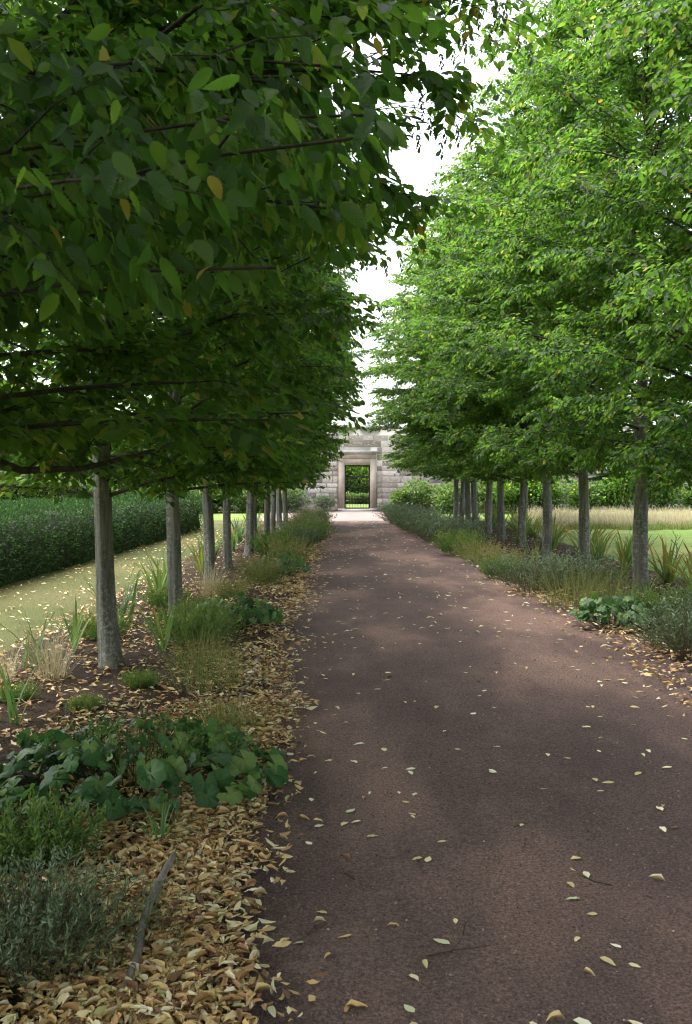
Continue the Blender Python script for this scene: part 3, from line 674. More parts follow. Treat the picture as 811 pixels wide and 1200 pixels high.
bush("leafy_shrub", "bright green shrub spilling at the gate's lawn-side wall foot", 3.1, 41.4, BUSH_G[0], .9, .3)
bush("leafy_shrub", "yellow-green bushy shrub against the wall, second beside the gate on lawn side", 4.6, 41.2, BUSH_G[1], 1.15, 1.0)
bush("leafy_shrub", "tall green shrub against the wall behind the last lawn-side hornbeam", 6.0, 41.4, BUSH_G[2], 1.2, 2.0)
bush("silver_shrub", "low silvery shrub at the foot of the wall just lawn-side of gate", 2.15, 42.1, BUSH_S[0], .55, .4)
bush("silver_shrub", "silver-grey shrub at the wall foot hedge-side of the gate step", -.78, 41.9, BUSH_S[1], .72, 2.1)
bush("silver_shrub", "large grey-green shrub at the wall behind the last hedge-side hornbeam", -2.1, 41.6, BUSH_S[0], 1.15, 1.2)
bush("leafy_shrub", "green shrub against the wall beyond the large grey-green shrub", -3.6, 41.4, BUSH_G[1], 1.05, 4.0)
for i in range(5):
    bush("leafy_shrub", "green shrub in the row along the wall behind hedge-side trees, %s from the gate" % ORD[i], -5.0 - 1.35 * i, 40.9 + .3 * (i % 2), BUSH_G[i % 3], 1.05 + .1 * (i % 3), i * 1.3, "shrubs along the wall hedge side")
for i in range(13):
    bush("dark_shrub", "leafy shrub in the row along the wall behind straw grass, %s from the gate" % (ORD + ["thirteenth"])[i], 7.4 + 1.7 * i, 40.6 + .4 * (i % 3), (BUSH_D + BUSH_G[:1])[i % 3], 1.05 + .12 * ((i * 7) % 4), i * 2.1, "shrubs along the wall lawn side", .95 + .14 * ((i * 5) % 4))
for i, (x, y, s, cidx, lab) in enumerate(((-1.2, 58, .9, 0, "shady tree seen through the gate bars beyond the wall"), (3.0, 60, .95, 1, "leafy tree beyond the wall seen through the gate's latch side"),
                                     (.9, 66, 1.0, 2, "dark tree farthest behind the iron gate, between two nearer trees"))):
    t = thing("broadleaf_tree", lab, "tree", (x, y, -.3), i * 1.3)
    c = CROWNS[cidx]; link("trunk", TRUNKS[i][0], t, None, None, None, (1.4, 1.4, 1)); link("crown", c[0], t, None, None, None, (1.15, 1.15, .62))['kind'] = 'stuff'; link("limbs", c[1], t, None, None, None, (1.15, 1.15, .62))
for i, x in enumerate((-2.0, -.9, .1, 1.1, 2.1, 3.1)):
    bush("leafy_shrub", "rounded low shrub at the lawn's end seen through the iron gate", x, 54.6 + .3 * (i % 2), BUSH_G[i % 3], .95, i, "low shrubs beyond the iron gate", .52)
for i, x in enumerate((-1.6, -.3, .9, 2.1, 3.4)):
    bush("dark_shrub", "low dark shrub under the trees seen through the iron gate", x, 56 + i % 2, BUSH_D[i % 2], 1.25, i, "shrubs beyond the iron gate", 1.55)

# ------------------------------------------------------------------ border plants
def ribbon(P0, D0, L, W, bend, r, seg=5, tw=0):
    """n grass blades as tapering ribbons -> V,F (n,seg+1,2)"""
    n = len(P0); s = np.linspace(0, 1, seg + 1)
    up = np.array([0, 0, 1.]); out = unit(D0 * np.array([1, 1, 0]) + 1e-4)
    el = np.arcsin(np.clip(D0[:, 2], -1, 1))[:, None] - bend[:, None] * s[None] ** 1.5
    dirs = np.cos(el)[..., None] * out[:, None, :] + np.sin(el)[..., None] * up
    ds = dirs * (L / seg)[:, None, None]; P = P0[:, None, :] + np.concatenate([np.zeros((n, 1, 3)), np.cumsum(ds[:, :-1], 1)], 1)
    side = unit(np.cross(out, up) + .5 * r.normal(size=(n, 3)) * tw)
    w_ = W[:, None] * np.clip(1.15 - s ** 2.2 * 1.15, .02, 1)[None] * (.75 + .25 * np.minimum(1, s * 4))[None]
    A = P - side[:, None, :] * w_[..., None] * .5; B = P + side[:, None, :] * w_[..., None] * .5
    V = np.stack([A, B], 2).reshape(-1, 3)
    base = (np.arange(n) * (seg + 1) * 2)[:, None] + (np.arange(seg) * 2)[None]
    F = np.stack([base, base + 1, base + 3, base + 2], -1).reshape(-1, 4)
    return V, F, P
def bladecol(r, n, seg, lo=0, hi=1, tip=0):
    c = np.ones((n, seg + 1, 2, 4)); c[..., 0] = (lo + (hi - lo) * r.random(n))[:, None, None] + tip * (np.linspace(0, 1, seg + 1) ** 3)[None, :, None]
    c[..., 0] = np.clip(c[..., 0], 0, 1); return c.reshape(-1, 4)
def tuft_mesh(name, seed, n, rad, L, W, mt, spread=.5, bend=.8, seg=5, lo=0, hi=1, tip=0):
    r = np.random.default_rng(seed); a = r.random(n) * 6.283; q = rad * np.sqrt(r.random(n))
    P0 = np.stack([np.cos(a) * q, np.sin(a) * q, -.01 + 0 * a], 1)
    a2 = a + r.normal(size=n) * .6; t = np.abs(r.normal(size=n)) * spread
    D = np.stack([np.cos(a2) * np.sin(t), np.sin(a2) * np.sin(t), np.cos(t)], 1)
    V, F, P = ribbon(P0, D, L * (.55 + .5 * r.random(n)), W * (.6 + .6 * r.random(n)), bend * (.4 + r.random(n)), r, seg, .6)
    return npmesh(name, V, F, mt, bladecol(r, n, seg, lo, hi, tip))
def lavender_mesh(seed, stems, rad, h, mt, leaf=.03, lw=.16, per=20, lo=0, hi=1):
    """dome of thin stems each set with narrow leaves"""
    r = np.random.default_rng(seed); a = r.random(stems) * 6.283; q = rad * .45 * np.sqrt(r.random(stems))
    P0 = np.stack([np.cos(a) * q, np.sin(a) * q, 0 * a], 1); t = .12 + .95 * (q / (rad * .45)) * r.random(stems) ** .6 + .1 * r.random(stems)
    a2 = a + r.normal(size=stems) * .5
    D = np.stack([np.cos(a2) * np.sin(t), np.sin(a2) * np.sin(t), np.cos(t)], 1); L = h * (.7 + .45 * r.random(stems)) * (1 + .35 * np.sin(t))
    V1, F1, P = ribbon(P0, D, L, np.full(stems, .004), -.35 * r.random(stems) * np.sin(t) + .12 * r.normal(size=stems), r, 5, 1)
    C1 = bladecol(r, stems, 5, .0, .2)
    pos = []; X = []
    for k in range(per):
        u = .22 + .78 * ((k + r.random(stems)) / per); i = np.minimum((u * 5).astype(int), 4); f = (u * 5 - i)[:, None]
        p = P[np.arange(stems), i] * (1 - f) + P[np.arange(stems), i + 1] * f; tg = unit(P[np.arange(stems), i + 1] - P[np.arange(stems), i])
        pos.append(p); X.append(unit(tg * .8 + .75 * unit(r.normal(size=(stems, 3)))))
    pos = np.concatenate(pos); X = np.concatenate(X); n = len(pos)
    T = np.array([(0, 0, 0), (.45, lw, 0), (1, 0, 0), (.45, -lw, 0)], float)
    tint = lo + (hi - lo) * np.clip(.25 + .75 * pos[:, 2] / h * (.5 + .5 * r.random(n)) + .2 * r.normal(size=n), .1, 1)
    V2, F2, C2 = scatter(T, np.array([(0, 1, 2, 3)]), pos, X, unit(r.normal(size=(n, 3))), leaf * (.6 + .7 * r.random(n)), tint)
    return npmesh("foliage", np.concatenate([V1, V2]), np.concatenate([F1, F2 + len(V1)]), mt, np.concatenate([C1, C2]))
def palm_leaf(seed, lobes=7):
    """rounded scalloped leaf, pleated along its ribs and waved at the margin; stalk joins at the origin"""
    r = np.random.default_rng(seed); m = 29; V = [(0, 0, 0)]; rings = (.35, .7, 1.0); ph = r.random(3) * 6
    for q in rings:
        for k in range(m):
            u = k / (m - 1); a = (-2.72 + 5.44 * u); c = math.cos(lobes * 2 * math.pi * u)
            rad = q * (1 - (.055 * (1 + c) + .02 * (1 + (-1) ** k)) * q * q) * (.92 + .08 * math.cos(a))
            z = .05 * c * q - .22 * q * q + .12 * q + (.10 * math.sin(2 * a + ph[0]) + .07 * math.sin(5 * a + ph[1])) * q * q
            V.append((rad * math.cos(a), rad * math.sin(a), z))
    F = [(0, 1 + k, 2 + k) for k in range(m - 1)]
    for j in range(len(rings) - 1):
        for k in range(m - 1):
            i0 = 1 + j * m + k; F += [(i0, i0 + m, i0 + m + 1), (i0, i0 + m + 1, i0 + 1)]
    return np.array(V, float), np.array(F)
PL = [palm_leaf(s) for s in range(5)]
def mallow(label, x, y, rad, h, nleaf, size, seed, parts=True, group=None, ysq=1.0, name="mallow_plant", rz=0):
    r = np.random.default_rng(seed); t = thing(name, label, "plant", (x, y, .02), rz, group)
    mb = MB(); VV = []
    a = r.random(nleaf) * 6.283; q = rad * np.sqrt(r.random(nleaf)); zz = h * (.45 + .6 * (1 - (q / rad) ** 2) * r.random(nleaf) + .12 * r.random(nleaf))
    zz *= np.where(q > .8 * rad, .75, 1)
    big = MB()
    for i in range(nleaf):
        p = np.array([math.cos(a[i]) * q[i], math.sin(a[i]) * q[i] * ysq, zz[i]]); b = p * np.array([.55, .55, 0]) + r.normal(size=3) * (.03, .03, 0)
        mid = (p + b) / 2 + np.array([0, 0, .2 * zz[i]]); mb.tube(np.array([b, mid, p]), (.003, .0025, .002), 3, False)
        out = unit(np.array([math.cos(a[i]), math.sin(a[i]), -.3 - .7 * r.random()]) + .5 * r.normal(size=3)); nr = unit(np.array([0, -.12, .8]) + .5 * r.normal(size=3) + .35 * np.array([math.cos(a[i]), math.sin(a[i]), 0]) * (q[i] / rad))
        s = size * (.45 + .8 * r.random()) * (1.15 if a[i] > 3.2 and q[i] > .5 * rad else .85)
        v = int(r.integers(len(PL)))
        if parts:
            o = link("leaf", MALLOW_M[v][int(r.integers(3))], t)
            o.matrix_basis = Matrix.Translation(Vector(p)) @ frame(out, nr) @ Matrix.Scale(float(s), 4)
        else:
            V, F, C = scatter(PL[v][0], PL[v][1], p[None], out[None], nr[None], np.array([s]), r.random(1)); big.add(V, F, C)
    link("stalks", mb.mesh("stalks", HERB), t)
    if not parts: link("foliage", big.mesh("foliage", MALLOW, True), t)['kind'] = 'stuff'
    return t
MALLOW_M = []
for v in range(5):
    row = []
    for q in (.12, .5, .9):
        c = np.ones((len(PL[v][0]), 4)); c[:, 0] = np.clip(q + .25 - .4 * np.hypot(PL[v][0][:, 0], PL[v][0][:, 1]), 0, 1); row.append(npmesh("leaf", PL[v][0], PL[v][1], MALLOW, c, True))
    MALLOW_M.append(row)
def sword_mesh(seed, seg=6, q=.3):
    r = np.random.default_rng(seed)
    V, F, P = ribbon(np.zeros((1, 3)), np.array([[math.sin(.25), 0, math.cos(.25)]]), np.array([1.0]), np.array([.085]), np.array([.25 + .5 * r.random()]), r, seg, .0)
    V = V + np.array([0, 0, 0]); mid = (V[0::2] + V[1::2]) / 2 + np.array([.012, 0, .004])
    VV = np.stack([V[0::2], mid, V[1::2]], 1).reshape(-1, 3); FF = []
    for i in range(seg): FF += [(3 * i, 3 * i + 1, 3 * i + 4, 3 * i + 3), (3 * i + 1, 3 * i + 2, 3 * i + 5, 3 * i + 4)]
    c = np.ones((len(VV), 4)); c[:, 0] = np.repeat(np.clip(q + .55 * np.linspace(0, 1, seg + 1) ** 5, 0, 1), 3)
    return npmesh("leaf", VV, FF, IRIS, c, True)
SWORD = [sword_mesh(i, 6, (.05, .25, .4, .2, .55, .8)[i]) for i in range(6)]
def by_trunk(rows, y, side):
    k = min(range(len(rows)), key=lambda j: abs(rows[j] - y)); return "%s %s hornbeam from the wall" % (ORD[len(rows) - 1 - k], side)
def iris(label, x, y, n, L, seed, group=None, autumn=.1):
    r = np.random.default_rng(seed); t = thing("iris_plant", label, "plant", (x, y, .015), 0, group)
    fan = r.random() * 3.14
    for i in range(n):
        k = 5 if r.random() < autumn else (4 if r.random() < autumn * 1.5 else int(r.integers(4)))
        off = r.normal() * .06; az = fan + (0 if r.random() < .5 else 3.14) + r.normal() * .7; s = L * (.6 + .5 * r.random())
        link("leaf", SWORD[k], t, None, (math.cos(fan) * off, math.sin(fan) * off, 0), (r.normal() * .12, abs(r.normal()) * .35 - .12, az), (s, s * (.5 + .28 * r.random()), s))
    return t

# beside the near edge of the path, hedge side
g = thing("lavender_bush", "grey-green lavender bush sprawling over tan leaves beside the wooden edging", "shrub", (-1.06, 3.02, .0), .4)
link("foliage", lavender_mesh(501, 380, .44, .26, LAV, .026, .12, 20), g)['kind'] = 'stuff'
g = thing("lavender_bush", "straggly dry lavender shoots hanging over the wooden edging log", "shrub", (-.72, 3.05, .0), 1.4)
link("foliage", lavender_mesh(502, 32, .2, .2, LAV, .026, .12, 16, 0, .8), g)['kind'] = 'stuff'
g = thing("chamomile_plant", "feathery bright green herb between lavender and broad-leaved mallow", "plant", (-1.30, 3.82, .0), 0)
link("foliage", lavender_mesh(503, 260, .34, .2, HERB, .03, .16, 16, .2, .8), g)['kind'] = 'stuff'
mallow("broad dark green mallow clump with large scalloped leaves spilling onto litter", -1.10, 4.85, .80, .23, 300, .060, 511, True, None, .98)
for k, (x, y) in enumerate(((-1.0, 4.8), (-1.3, 4.95), (-.75, 4.9))):
    g = thing("seedling_plant", "thin brown-tipped seed stems rising through the mallow clump's " + ("middle", "hedge side", "path side")[k], "plant", (x, y, .02), k, "seed stems in the mallow clump")
    link("foliage", lavender_mesh(515 + k, 46, .34, .34, WISP, .016, .3, 9, .1, .9), g)['kind'] = 'stuff'
g = thing("sedge_tuft", "small strappy green tuft among tan leaves below the mallow", "plant", (-.78, 3.98, .01), 0)
link("foliage", tuft_mesh("foliage", 520, 46, .02, .24, .009, IRIS, .75, 1.5, 6, .05, .5), g)['kind'] = 'stuff'
g = thing("seedling_patch", "thin reddish-brown seedling stems behind the mallow clump", "plant", (-.72, 5.75, .01), 0)
link("foliage", lavender_mesh(522, 120, .3, .2, WISP, .018, .25, 9, .3, 1), g)['kind'] = 'stuff'
iris("fresh yellow-green iris fan standing in litter beyond the mallow", -2.12, 5.95, 8, .50, 531, None, .1)
iris("iris fan beside the straw tuft at the worn grass edge", -2.55, 7.75, 12, .52, 532, None, .05)
iris("iris clump at the foot of first grey trunk beyond mallow, hedge side", -2.42, 8.45, 13, .55, 533, None, .05)
iris("iris flopping over soil between the first two visible grey trunks", -1.62, 8.5, 10, .6, 534, None, .05)
iris("blue-green iris clump between the first and second trunk at grass edge", -2.35, 9.9, 18, .66, 535, None, .05)
iris("iris clump behind the second visible grey trunk by worn grass", -2.3, 11.9, 16, .62, 536, None, .1)
for i in range(7):
    iris("green iris clump at the worn grass edge, by the %s" % by_trunk(LEFT_Y, 13.0 + 2.3 * i, "hedge-side"), -2.45 + .15 * (i % 2), 13.0 + 2.3 * i, 22, .72, 540 + i, "irises along the hedge-side grass edge", .15)
STR = [tuft_mesh("foliage", 550 + i, 230, .12, .5, .003, STRAW, .38, .8, 5, .2, 1) for i in range(2)]
def grasstuft(label, x, y, me, s=1.0, rz=0, name="grass_tuft", group=None):
    g = thing(name, label, "grass tuft", (x, y, .01), rz, group, (s, s, s)); link("foliage", me, g)['kind'] = 'stuff'; return g
grasstuft("upright straw-coloured dry grass tuft by the iris fan", -2.27, 7.3, STR[0], 1.0)
grasstuft("thin reddish dry grass tuft at worn grass edge left of straw tuft".replace(" left of", " beside"), -2.62, 7.15, STR[1], .8, 1)
grasstuft("pinkish dry grass tuft beside the third visible grey trunk", -1.75, 12.4, STR[1], 1.1, 2)
WS = [tuft_mesh("foliage", 560 + i, 300, .26, .52, .0035, WISP, .5, 1.1, 5, 0, 1) for i in range(3)]
grasstuft("wispy green and brown grass clump at leaf litter edge before second trunk", -1.02, 6.95, WS[0], 1.0)
grasstuft("fine green grass clump just before the dark low cranesbill", -1.2, 7.9, WS[1], .9, 1)
grasstuft("wispy pale grass clump beside the second visible grey trunk", -1.35, 9.3, WS[2], 1.0, 2)
g = thing("fine_leaved_herb", "soft green feathery herb mound at foot of second grey trunk", "plant", (-1.4, 8.85, 0), 0)
link("foliage", lavender_mesh(566, 260, .5, .34, HERB, .035, .2, 16, .1, .9), g)['kind'] = 'stuff'
mallow("dark green cranesbill mound spreading to the litter by the path", -1.15, 9.9, .5, .3, 150, .06, 570, False, None, 1, "cranesbill_plant")
mallow("dark cranesbill mound between third and fourth grey trunks beside path", -1.0, 15.0, .5, .34, 110, .06, 571, False, None, 1, "cranesbill_plant")
LVM = [lavender_mesh(580 + i, 240, .5, .46, LAV, .045, .13, 16) for i in range(3)]
LVB = [lavender_mesh(590 + i, 240, .5, .42, WISP, .03, .16, 14, .3, 1) for i in range(2)]
HBM = [lavender_mesh(595 + i, 220, .5, .40, HERB, .05, .22, 14, .1, .95) for i in range(2)]
def border(name, label, x, y, me, s, rz=0, group=None, sz=None, cat="shrub"):
    g = thing(name, label, cat, (x, y, .0), rz, group, (s, s, sz or s)); link("foliage", me, g)['kind'] = 'stuff'; return g
border("lavender_bush", "brown seeding lavender mound beside path by the fourth visible grey trunk", -1.15, 13.6, LVB[0], 1.0, .5)
border("lavender_bush", "grey-brown lavender mound beside leaf litter by fifth visible grey trunk", -.95, 17.0, LVB[1], 1.05, 1.5)
border("leafy_herb", "green leafy mound in the border by fifth visible grey trunk", -1.35, 18.6, HBM[0], 1.1, 1.5, None, None, "plant")
LL = ["grey-green lavender", "green leafy herb", "brown seeding lavender"]
for i, y in enumerate(np.arange(20.2, 32.5, 1.45)):
    k = i % 3
    border(("lavender_bush", "leafy_herb", "lavender_bush")[k], LL[k] + " mound at the path edge, by the " + by_trunk(LEFT_Y, y, "hedge-side"), -.98 + .12 * math.sin(i * 2.1), y, (LVM[i % 3], HBM[i % 2], LVB[i % 2])[k], 1.05 + .2 * ((i * 3) % 4) / 3, i, "far hedge-side %s mounds" % LL[k], None, ("shrub", "plant", "shrub")[k])
for k, (x, y, me, sc, lab) in enumerate(((-2.35, 9.1, HBM[0], .55, "low green herb between two iris clumps behind the first grey trunk"), (-1.55, 10.2, HBM[1], .6, "soft low herb beside the second visible grey trunk's foot"),
        (-2.1, 11.2, HBM[0], .6, "low green herb just past the second visible grey trunk"), (-1.45, 12.2, LVB[0], .6, "small brown seeding herb before the third visible grey trunk"),
        (-1.5, 7.0, HBM[1], .32, "tiny green weed in litter before the first grey trunk"), (-2.3, 6.6, HBM[0], .3, "tiny green weed between the fresh iris fan and straw tuft"),
        (-1.75, 6.3, HBM[1], .26, "tiny green weed on soil behind the mallow clump"))):
    border("low_herb", lab, x, y, me, sc, k * 1.3, None, None, "plant")
# lawn side
border("lavender_bush", "dark green lavender bush at path edge, nearest the leafless gap in litter".replace(", nearest the leafless gap in litter", " spilling over scattered litter"), 3.12, 8.3, LVM[0], 1.1, .6, None, .95)
border("lavender_bush", "tall dark lavender bush behind the one spilling over scattered litter", 3.75, 9.1, LVM[1], 1.2, 2.6, None, 1.0)
mallow("bright green cranesbill clump by the path in front of a dark trunk", 2.85, 9.9, .42, .32, 120, .065, 601, False, None, 1, "cranesbill_plant")
border("leafy_herb", "loose green herb between bright cranesbill and dark lavender", 3.45, 10.1, HBM[0], .85, .9, None, None, "plant")
grasstuft("wispy yellow-green grass clump between cranesbill and round lavender", 2.78, 11.3, WS[0], 1.25, .4)
grasstuft("second wispy yellow-green grass clump behind the cranesbill near a dark trunk", 3.3, 11.5, WS[1], 1.2, 1.4)
border("lavender_bush", "round grey lavender bush dotted with yellow leaves beside the path", 2.65, 12.9, LVM[2], 1.25, .2, None, 1.05)
border("lavender_bush", "dark grey lavender bush behind the round one by second dark trunk", 3.35, 13.2, LVM[0], 1.15, 3.2, None, .95)
border("leafy_herb", "small fresh green herb clump on litter past the round lavender", 2.45, 14.6, HBM[1], .75, 1.2, None, None, "plant")
border("lavender_bush", "pinkish brown seeding lavender mound past the fresh green herb", 2.75, 15.6, LVB[0], 1.1, .2, None, .9)
border("lavender_bush", "brown seeding lavender mound by the third dark trunk", 2.5, 17.2, LVB[1], 1.1, 1.9, None, .9)
border("leafy_herb", "green herb clump overhanging litter by the fourth dark trunk", 2.35, 18.8, HBM[0], 1.1, 2.2, None, None, "plant")
border("lavender_bush", "large silvery green lavender mound overhanging the path by fifth dark trunk", 2.45, 21.0, LVM[1], 1.35, 2.2)
for i, y in enumerate((22.6, 24.4, 26.2, 28.0, 29.6, 31.2)):
    border("lavender_bush", "large silvery green lavender mound overhanging path by " + by_trunk(RIGHT_Y, y, "lawn-side"), 2.3 - .08 * i, y, LVM[i % 3], 1.35, i, "far lawn-side lavender mounds")
for i in range(22):
    y = 9.6 + i * 1.05; x = 4.75 + .3 * math.sin(i * 2.3)
    iris("autumn-tinted iris clump at the lawn edge, level with the %s" % by_trunk(RIGHT_Y, y, "lawn-side"), x, y, 34, .78, 620 + i, "irises along the lawn edge", .38)
for i in range(12):
    y = 10.6 + i * 1.9
    iris("small green iris clump in the trunk line, by the %s" % by_trunk(RIGHT_Y, y + .9, "lawn-side"), 3.75 + .25 * math.sin(i * 1.7), y + .9, 8, .48, 660 + i, "irises between lawn-side trunks", .15)
# seed stalk standing against the lawn
g = thing("seed_stalk", "thin dry seed stalk standing beside the first dark trunk against lawn", "plant", (4.35, 12.2, 0), 0)
mb = MB(); mb.tube(np.array([(0, 0, 0), (.02, 0, .5), (.0, .01, .85)]), (.004, .003, .002), 4)
for k in range(7):
    z = .5 + .05 * k; a = k * 2.4; mb.tube(np.array([(.01, 0, z), (.05 * math.cos(a), .05 * math.sin(a), z + .05), (.06 * math.cos(a), .06 * math.sin(a), z + .075)]), (.002, .004, .008), 4)
link("stalk", mb.mesh("stalk", LOG), g)
# wooden edging pieces
def edging(label, P, rad, group=None):
    mb = MB(); P = np.array(P); s = np.linspace(0, 1, 12); Q = np.stack([np.interp(s * (len(P) - 1), np.arange(len(P)), P[:, c]) for c in range(3)], 1)
    fl = 1 + .12 * np.cos(np.arange(9)[None] * 2.1 + s[:, None] * 5) + .05 * np.random.default_rng(1).normal(size=(12, 9))
    mb.tube(Q - Q[0], rad * (1 + .08 * np.sin(s * 11)), 9, True, fl); tag(link("edging_log", mb.mesh("edging_log", LOG, True), None, None, tuple(Q[0])), label, "log", group)
edging("weathered grey edging log half sunk in tan leaves beside lavender", [(-.655, 2.80, .045), (-.66, 2.98, .060), (-.69, 3.2, .068), (-.69, 3.45, .07), (-.68, 3.74, .07)], .0145)
edging("short weathered edging log in litter by the wispy grass clump", [(-.72, 6.55, .025), (-.715, 7.0, .035), (-.70, 7.5, .035), (-.72, 8.0, .03)], .02)

# ------------------------------------------------------------------ grass and straw
def blades(name, label, x, y, L, W, mt, seg=2, bend=.5, spread=.4, z=-.01, lo=0, hi=1, cat="grass"):
    n = len(x); a = rng.random(n) * 6.283; t = np.abs(rng.normal(size=n)) * spread
    D = np.stack([np.cos(a) * np.sin(t), np.sin(a) * np.sin(t), np.cos(t)], 1)
    V, F, P = ribbon(np.stack([x, y, np.full(n, z)], 1), D, L * (.5 + .7 * rng.random(n)), W * (.6 + .7 * rng.random(n)), bend * rng.random(n), rng, seg, 1)
    tag(link(name, npmesh(name, V, F, mt, bladecol(rng, n, seg, lo, hi))), label, cat, None, "stuff")
n = 50000; y = 4.5 + 25 * rng.random(n) ** 1.5; x = -2.75 + .12 * np.sin(y * 1.3) - (2.2 + .1 * rng.random(n)) * rng.random(n) ** .95 + .15 * rng.normal(size=n) * 0
blades("worn_grass", "short worn olive grass between the border and yew hedge", x, y, .035, .004, DRYB, 1, .6, .7)
n = 30000; y = 8 + 24 * rng.random(n) ** 1.4; x = 5.2 + 14 * rng.random(n) ** 1.3
blades("lawn_grass", "short bright mown grass beyond the irises", x, y, .035, .005, LAWNB, 1, .6, .6)
n = 48000; u = rng.random(n); x = 6.9 + 22 * rng.random(n); y = 28.2 + 9 * u ** 1.4 + .35 * np.sin(x * 1.9) + .25 * np.sin(x * 4.1); 
blades("tall_straw_grass", "uncut pale straw grass standing beyond the mown lawn", x, y, .42, .012, STRAW, 2, .6, .26, -.01, .4, 1)
n = 9000; x = 6.9 + 22 * rng.random(n); y = 27.9 + .6 * rng.random(n) + .35 * np.sin(x * 1.9) + .25 * np.sin(x * 4.1)
blades("grass_margin", "green lower margin of the straw grass", x, y, .30, .010, LAWNB, 2, .7, .4)

# ------------------------------------------------------------------ fallen leaves
FL = []
lr = np.random.default_rng(21)
for q in range(12):                                               # withered leaves: rolled, twisted and crumpled, each a little different
    T, Fq = leaf_strip(4, .34 + .2 * lr.random(), .06, lr.normal() * .08, 0, .03 * lr.random(), lr.choice((0, .1, .25, .45, .8, -.3)), lr.normal() * .08)
    a = (T[:, 0] - .5) * lr.normal() * 1.1; T[:, 1], T[:, 2] = T[:, 1] * np.cos(a) - T[:, 2] * np.sin(a), T[:, 1] * np.sin(a) + T[:, 2] * np.cos(a)
    T[:, 1] += .06 * np.sin(T[:, 0] * 3.1) * lr.normal(); T[:, 1:] += lr.normal(size=(len(T), 2)) * .022
    FL.append((T, Fq))
FLAT = [leaf_strip(5, .46, .02, .03, .0, .012), leaf_strip(5, .5, .05, .05, .0, .02, .1), leaf_strip(5, .4, .03, .08, 0, .01, .2), leaf_strip(4, .55, .02, .02)]
def low(T):                                                       # the same leaf with every other row left out
    k = [0, 1, 2, 6, 7, 8, 12, 13, 14]; return T[k], np.array([(0, 3, 4, 1), (1, 4, 5, 2), (3, 6, 7, 4), (4, 7, 8, 5)])
def litter(x, y, z, tilt, size, tint):
    n = len(x); Vs = []; Fs = []; Cs = []; off = 0; k = rng.integers(12, size=n)
    a = rng.random(n) * 6.283; X = np.stack([np.cos(a), np.sin(a), .5 * tilt * rng.normal(size=n)], 1); N = unit(np.array([0, 0, 1.]) + tilt * rng.normal(size=(n, 3)))
    N[:, 2] *= np.where(rng.random(n) < .35, -1, 1)
    for q in range(12):
      fine = (y < 6) & (size > .03)
      for m, (T, TF) in ((k == q) & fine, FL[q]), ((k == q) & ~fine, low(FL[q][0])):
        if not m.any(): continue
        V, F, C = scatter(T, TF, np.stack([x, y, z], 1)[m], X[m], N[m], np.stack([size, size * (.8 + .4 * rng.random(n)), size], 1)[m], tint[m])
        Vs.append(V); Fs.append(F + off); Cs.append(C); off += len(V)
    return np.concatenate(Vs), np.concatenate(Fs), np.concatenate(Cs)
def lumpy(x, y): return np.clip(.55 + .6 * vnoise(x * 2.6, y * 1.6, 9) + .35 * vnoise(x * 7, y * 5, 2), .06, 1)
PX = []; PY = []; PZl = []; PT = []; PS = []
def band(n, fx, y0, y1, pw, pile, dense=False, s=.066, clump=True):
    y = y0 + (y1 - y0) * rng.random(n) ** pw; x = fx(y, n)
    if clump: ok = rng.random(n) < lumpy(x, y); x, y = x[ok], y[ok]
    m = len(x); PX.append(x); PY.append(y); PZl.append(.012 + .018 + pile * rng.random(m)); PS.append(s * (.6 + .75 * rng.random(m)))
    PT.append(np.clip(rng.beta(1.5, 1.25, m), 0, 1))
# drift along the hedge-side path edge
band(14500, lambda y, n: left_edge(y) + .0 + .07 * vnoise(y * 3, y * 1.7, 2) + np.where(rng.random(n) < .3, rng.normal(size=n) * .11, -np.abs(rng.normal(size=n)) * .36), 2.3, 6.5, 1.3, .025, s=.050, clump=False)
band(900, lambda y, n: left_edge(y) + .06 + np.abs(rng.normal(size=n)) * .16, 2.4, 30, 1.3, .0, s=.045)
band(9000, lambda y, n: left_edge(y) + .15 - np.abs(rng.normal(size=n)) * .4, 2.3, 8, 1.2, .02, s=.018, clump=False)
band(9500, lambda y, n: left_edge(y) + .03 + .06 * vnoise(y * 3, y * 1.7, 2) + np.where(rng.random(n) < .3, rng.normal(size=n) * .10, -np.abs(rng.normal(size=n)) * .33), 5.5, 33, 1.5, .03)
band(12500, lambda y, n: left_edge(y) - 2.5 * rng.random(n), 2.5, 14, 1.1, .02, s=.058)
band(3500, lambda y, n: left_edge(y) - 2.5 * rng.random(n), 12, 33, 1.1, .02)
band(5500, lambda y, n: right_edge(y) - .05 + rng.normal(size=n) * .22, 6, 33, 1.3, .03)
band(3000, lambda y, n: right_edge(y) + 2.3 * rng.random(n), 6.5, 30, 1.2, .02)
x, y, z, s, tt = map(np.concatenate, (PX, PY, PZl, PS, PT))
dd = np.hypot(x, y); vis = (np.abs(x / y) < .37) & (y > 2.62) & (x > -.62) & (x < -.2) & (y < 4.4)
idx = np.where(vis)[0]; idx = idx[np.argsort(-z[idx] + .01 * y[idx])][:130]
lm = np.zeros(len(x), bool); lm[idx] = True
V, F, C = litter(x[~lm], y[~lm], z[~lm], .34, s[~lm], tt[~lm])
tag(link("leaf_litter", npmesh("leaf_litter", V, F, LIT, C)), "drifts of tan and orange fallen leaves along the path edges", "leaf litter", None, "stuff")
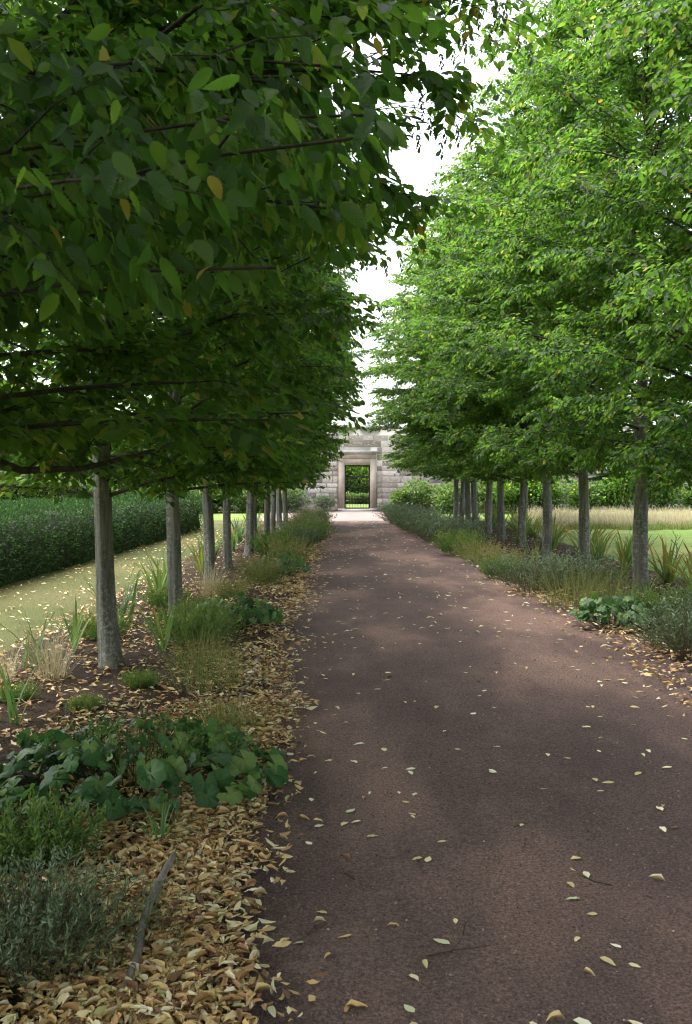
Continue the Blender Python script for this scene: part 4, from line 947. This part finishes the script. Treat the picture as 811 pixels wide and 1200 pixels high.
# leaves on the worn grass
n = 900; yy = 5 + 24 * rng.random(n) ** 1.3; xx = -2.8 - 2.0 * rng.random(n)
V, F, C = litter(xx, yy, np.full(n, .02), .25, .055 + .03 * rng.random(n), rng.random(n) * .6 + .4)
tag(link("grass_leaf_scatter", npmesh("grass_leaf_scatter", V, F, LIT, C, True)), "yellow leaves scattered over the worn grass strip", "leaf litter", None, "stuff")
def lmesh(q, v, mt, src=FL):
    c = np.ones((len(src[q][0]), 4)); c[:, 0] = v; return npmesh("fallen_leaf", src[q][0], src[q][1], mt, c, True)
FT = [lmesh(q, v, LIT) for q in range(12) for v in (.1, .35, .55, .72, .88)]
FP = [lmesh(q, v, PALE, FLAT) for q in range(4) for v in (.05, .4, .65, .8, .92)]
for i in idx:
    a = rng.random() * 6.283; nn = Vector((rng.normal() * .3, rng.normal() * .3, 1))
    o = link("fallen_leaf", FT[int(rng.integers(len(FT)))]); o.matrix_basis = Matrix.Translation((x[i], y[i], z[i] + .006)) @ frame((math.cos(a), math.sin(a), .1 * rng.normal()), nn) @ Matrix.Scale(float(s[i]), 4)
    tag(o, "curled tan fallen leaf on the drift beside the edging log", "leaf", "tan leaves on the drift by the edging log")
# pale leaves lying on the path
n = 720; yy = 2.65 + 30 * rng.random(n) ** 1.25; xx = left_edge(yy) + .1 + (right_edge(yy) - left_edge(yy) - .2) * rng.random(n) ** 1.15
zz = path_z(xx, yy) + .004; vis = np.abs(xx / yy) < .385
od = np.argsort(np.where(vis, yy, 99))[:170]
sm = np.ones(n, bool); sm[od] = False
V, F, C = litter(xx[sm], yy[sm], zz[sm] + .004, .1, .06 + .03 * rng.random(n)[sm], rng.random(n)[sm])
tag(link("path_leaf_scatter", npmesh("path_leaf_scatter", V, F, PALE, C, True)), "pale leaves scattered over the farther path", "leaf litter", None, "stuff")
for i in od:
    a = rng.random() * 6.283; sc = .036 + .038 * rng.random(); k = rng.random()
    src = FP[int(rng.integers(len(FP)))] if k < .8 else FT[int(rng.integers(len(FT)))]
    o = link("fallen_leaf", src); o.matrix_basis = Matrix.Translation((xx[i], yy[i], zz[i] + .002)) @ frame((math.cos(a), math.sin(a), 0), (rng.normal() * .1, rng.normal() * .1, 1)) @ Matrix.Scale(float(sc), 4)
    if k < .8: tag(o, "pale cream-yellow fallen leaf lying on the open brown path", "leaf", "pale leaves on the path")
    else: tag(o, "curled brownish fallen leaf lying on the open brown path", "leaf", "brown leaves on the path")
# twigs on the path
tl = ["forked dark twig lying on the brown path among pale leaves", "short bent twig on the open path", "thin straight twig on the path near the litter drift"]
for i, (tx, ty, a, L) in enumerate(((.28, 3.05, .3, .22), (.42, 3.2, 1.2, .16), (.78, 4.2, .6, .10), (.05, 3.65, 2.0, .13), (1.05, 3.6, 2.4, .14), (-.12, 3.2, 1.0, .12))):
    mb = MB(); d = np.array([math.cos(a), math.sin(a), 0]); q = np.array([-d[1], d[0], 0])
    mb.tube(np.array([0 * d, d * L * .5 + q * .012, d * L]) + np.array([0, 0, .003]), (.0026, .002, .001), 5)
    if i % 3 == 0: mb.tube(np.array([d * L * .4, d * L * .7 + q * L * .3]) + np.array([0, 0, .004]), (.0018, .0008), 4)
    tag(link("twig", mb.mesh("twig", TWIG), None, None, (tx, ty, float(path_z(np.array(tx), np.array(ty))) + .002)), tl[i % 3], "twig", "twigs on the path " + ("forked", "bent", "straight")[i % 3])
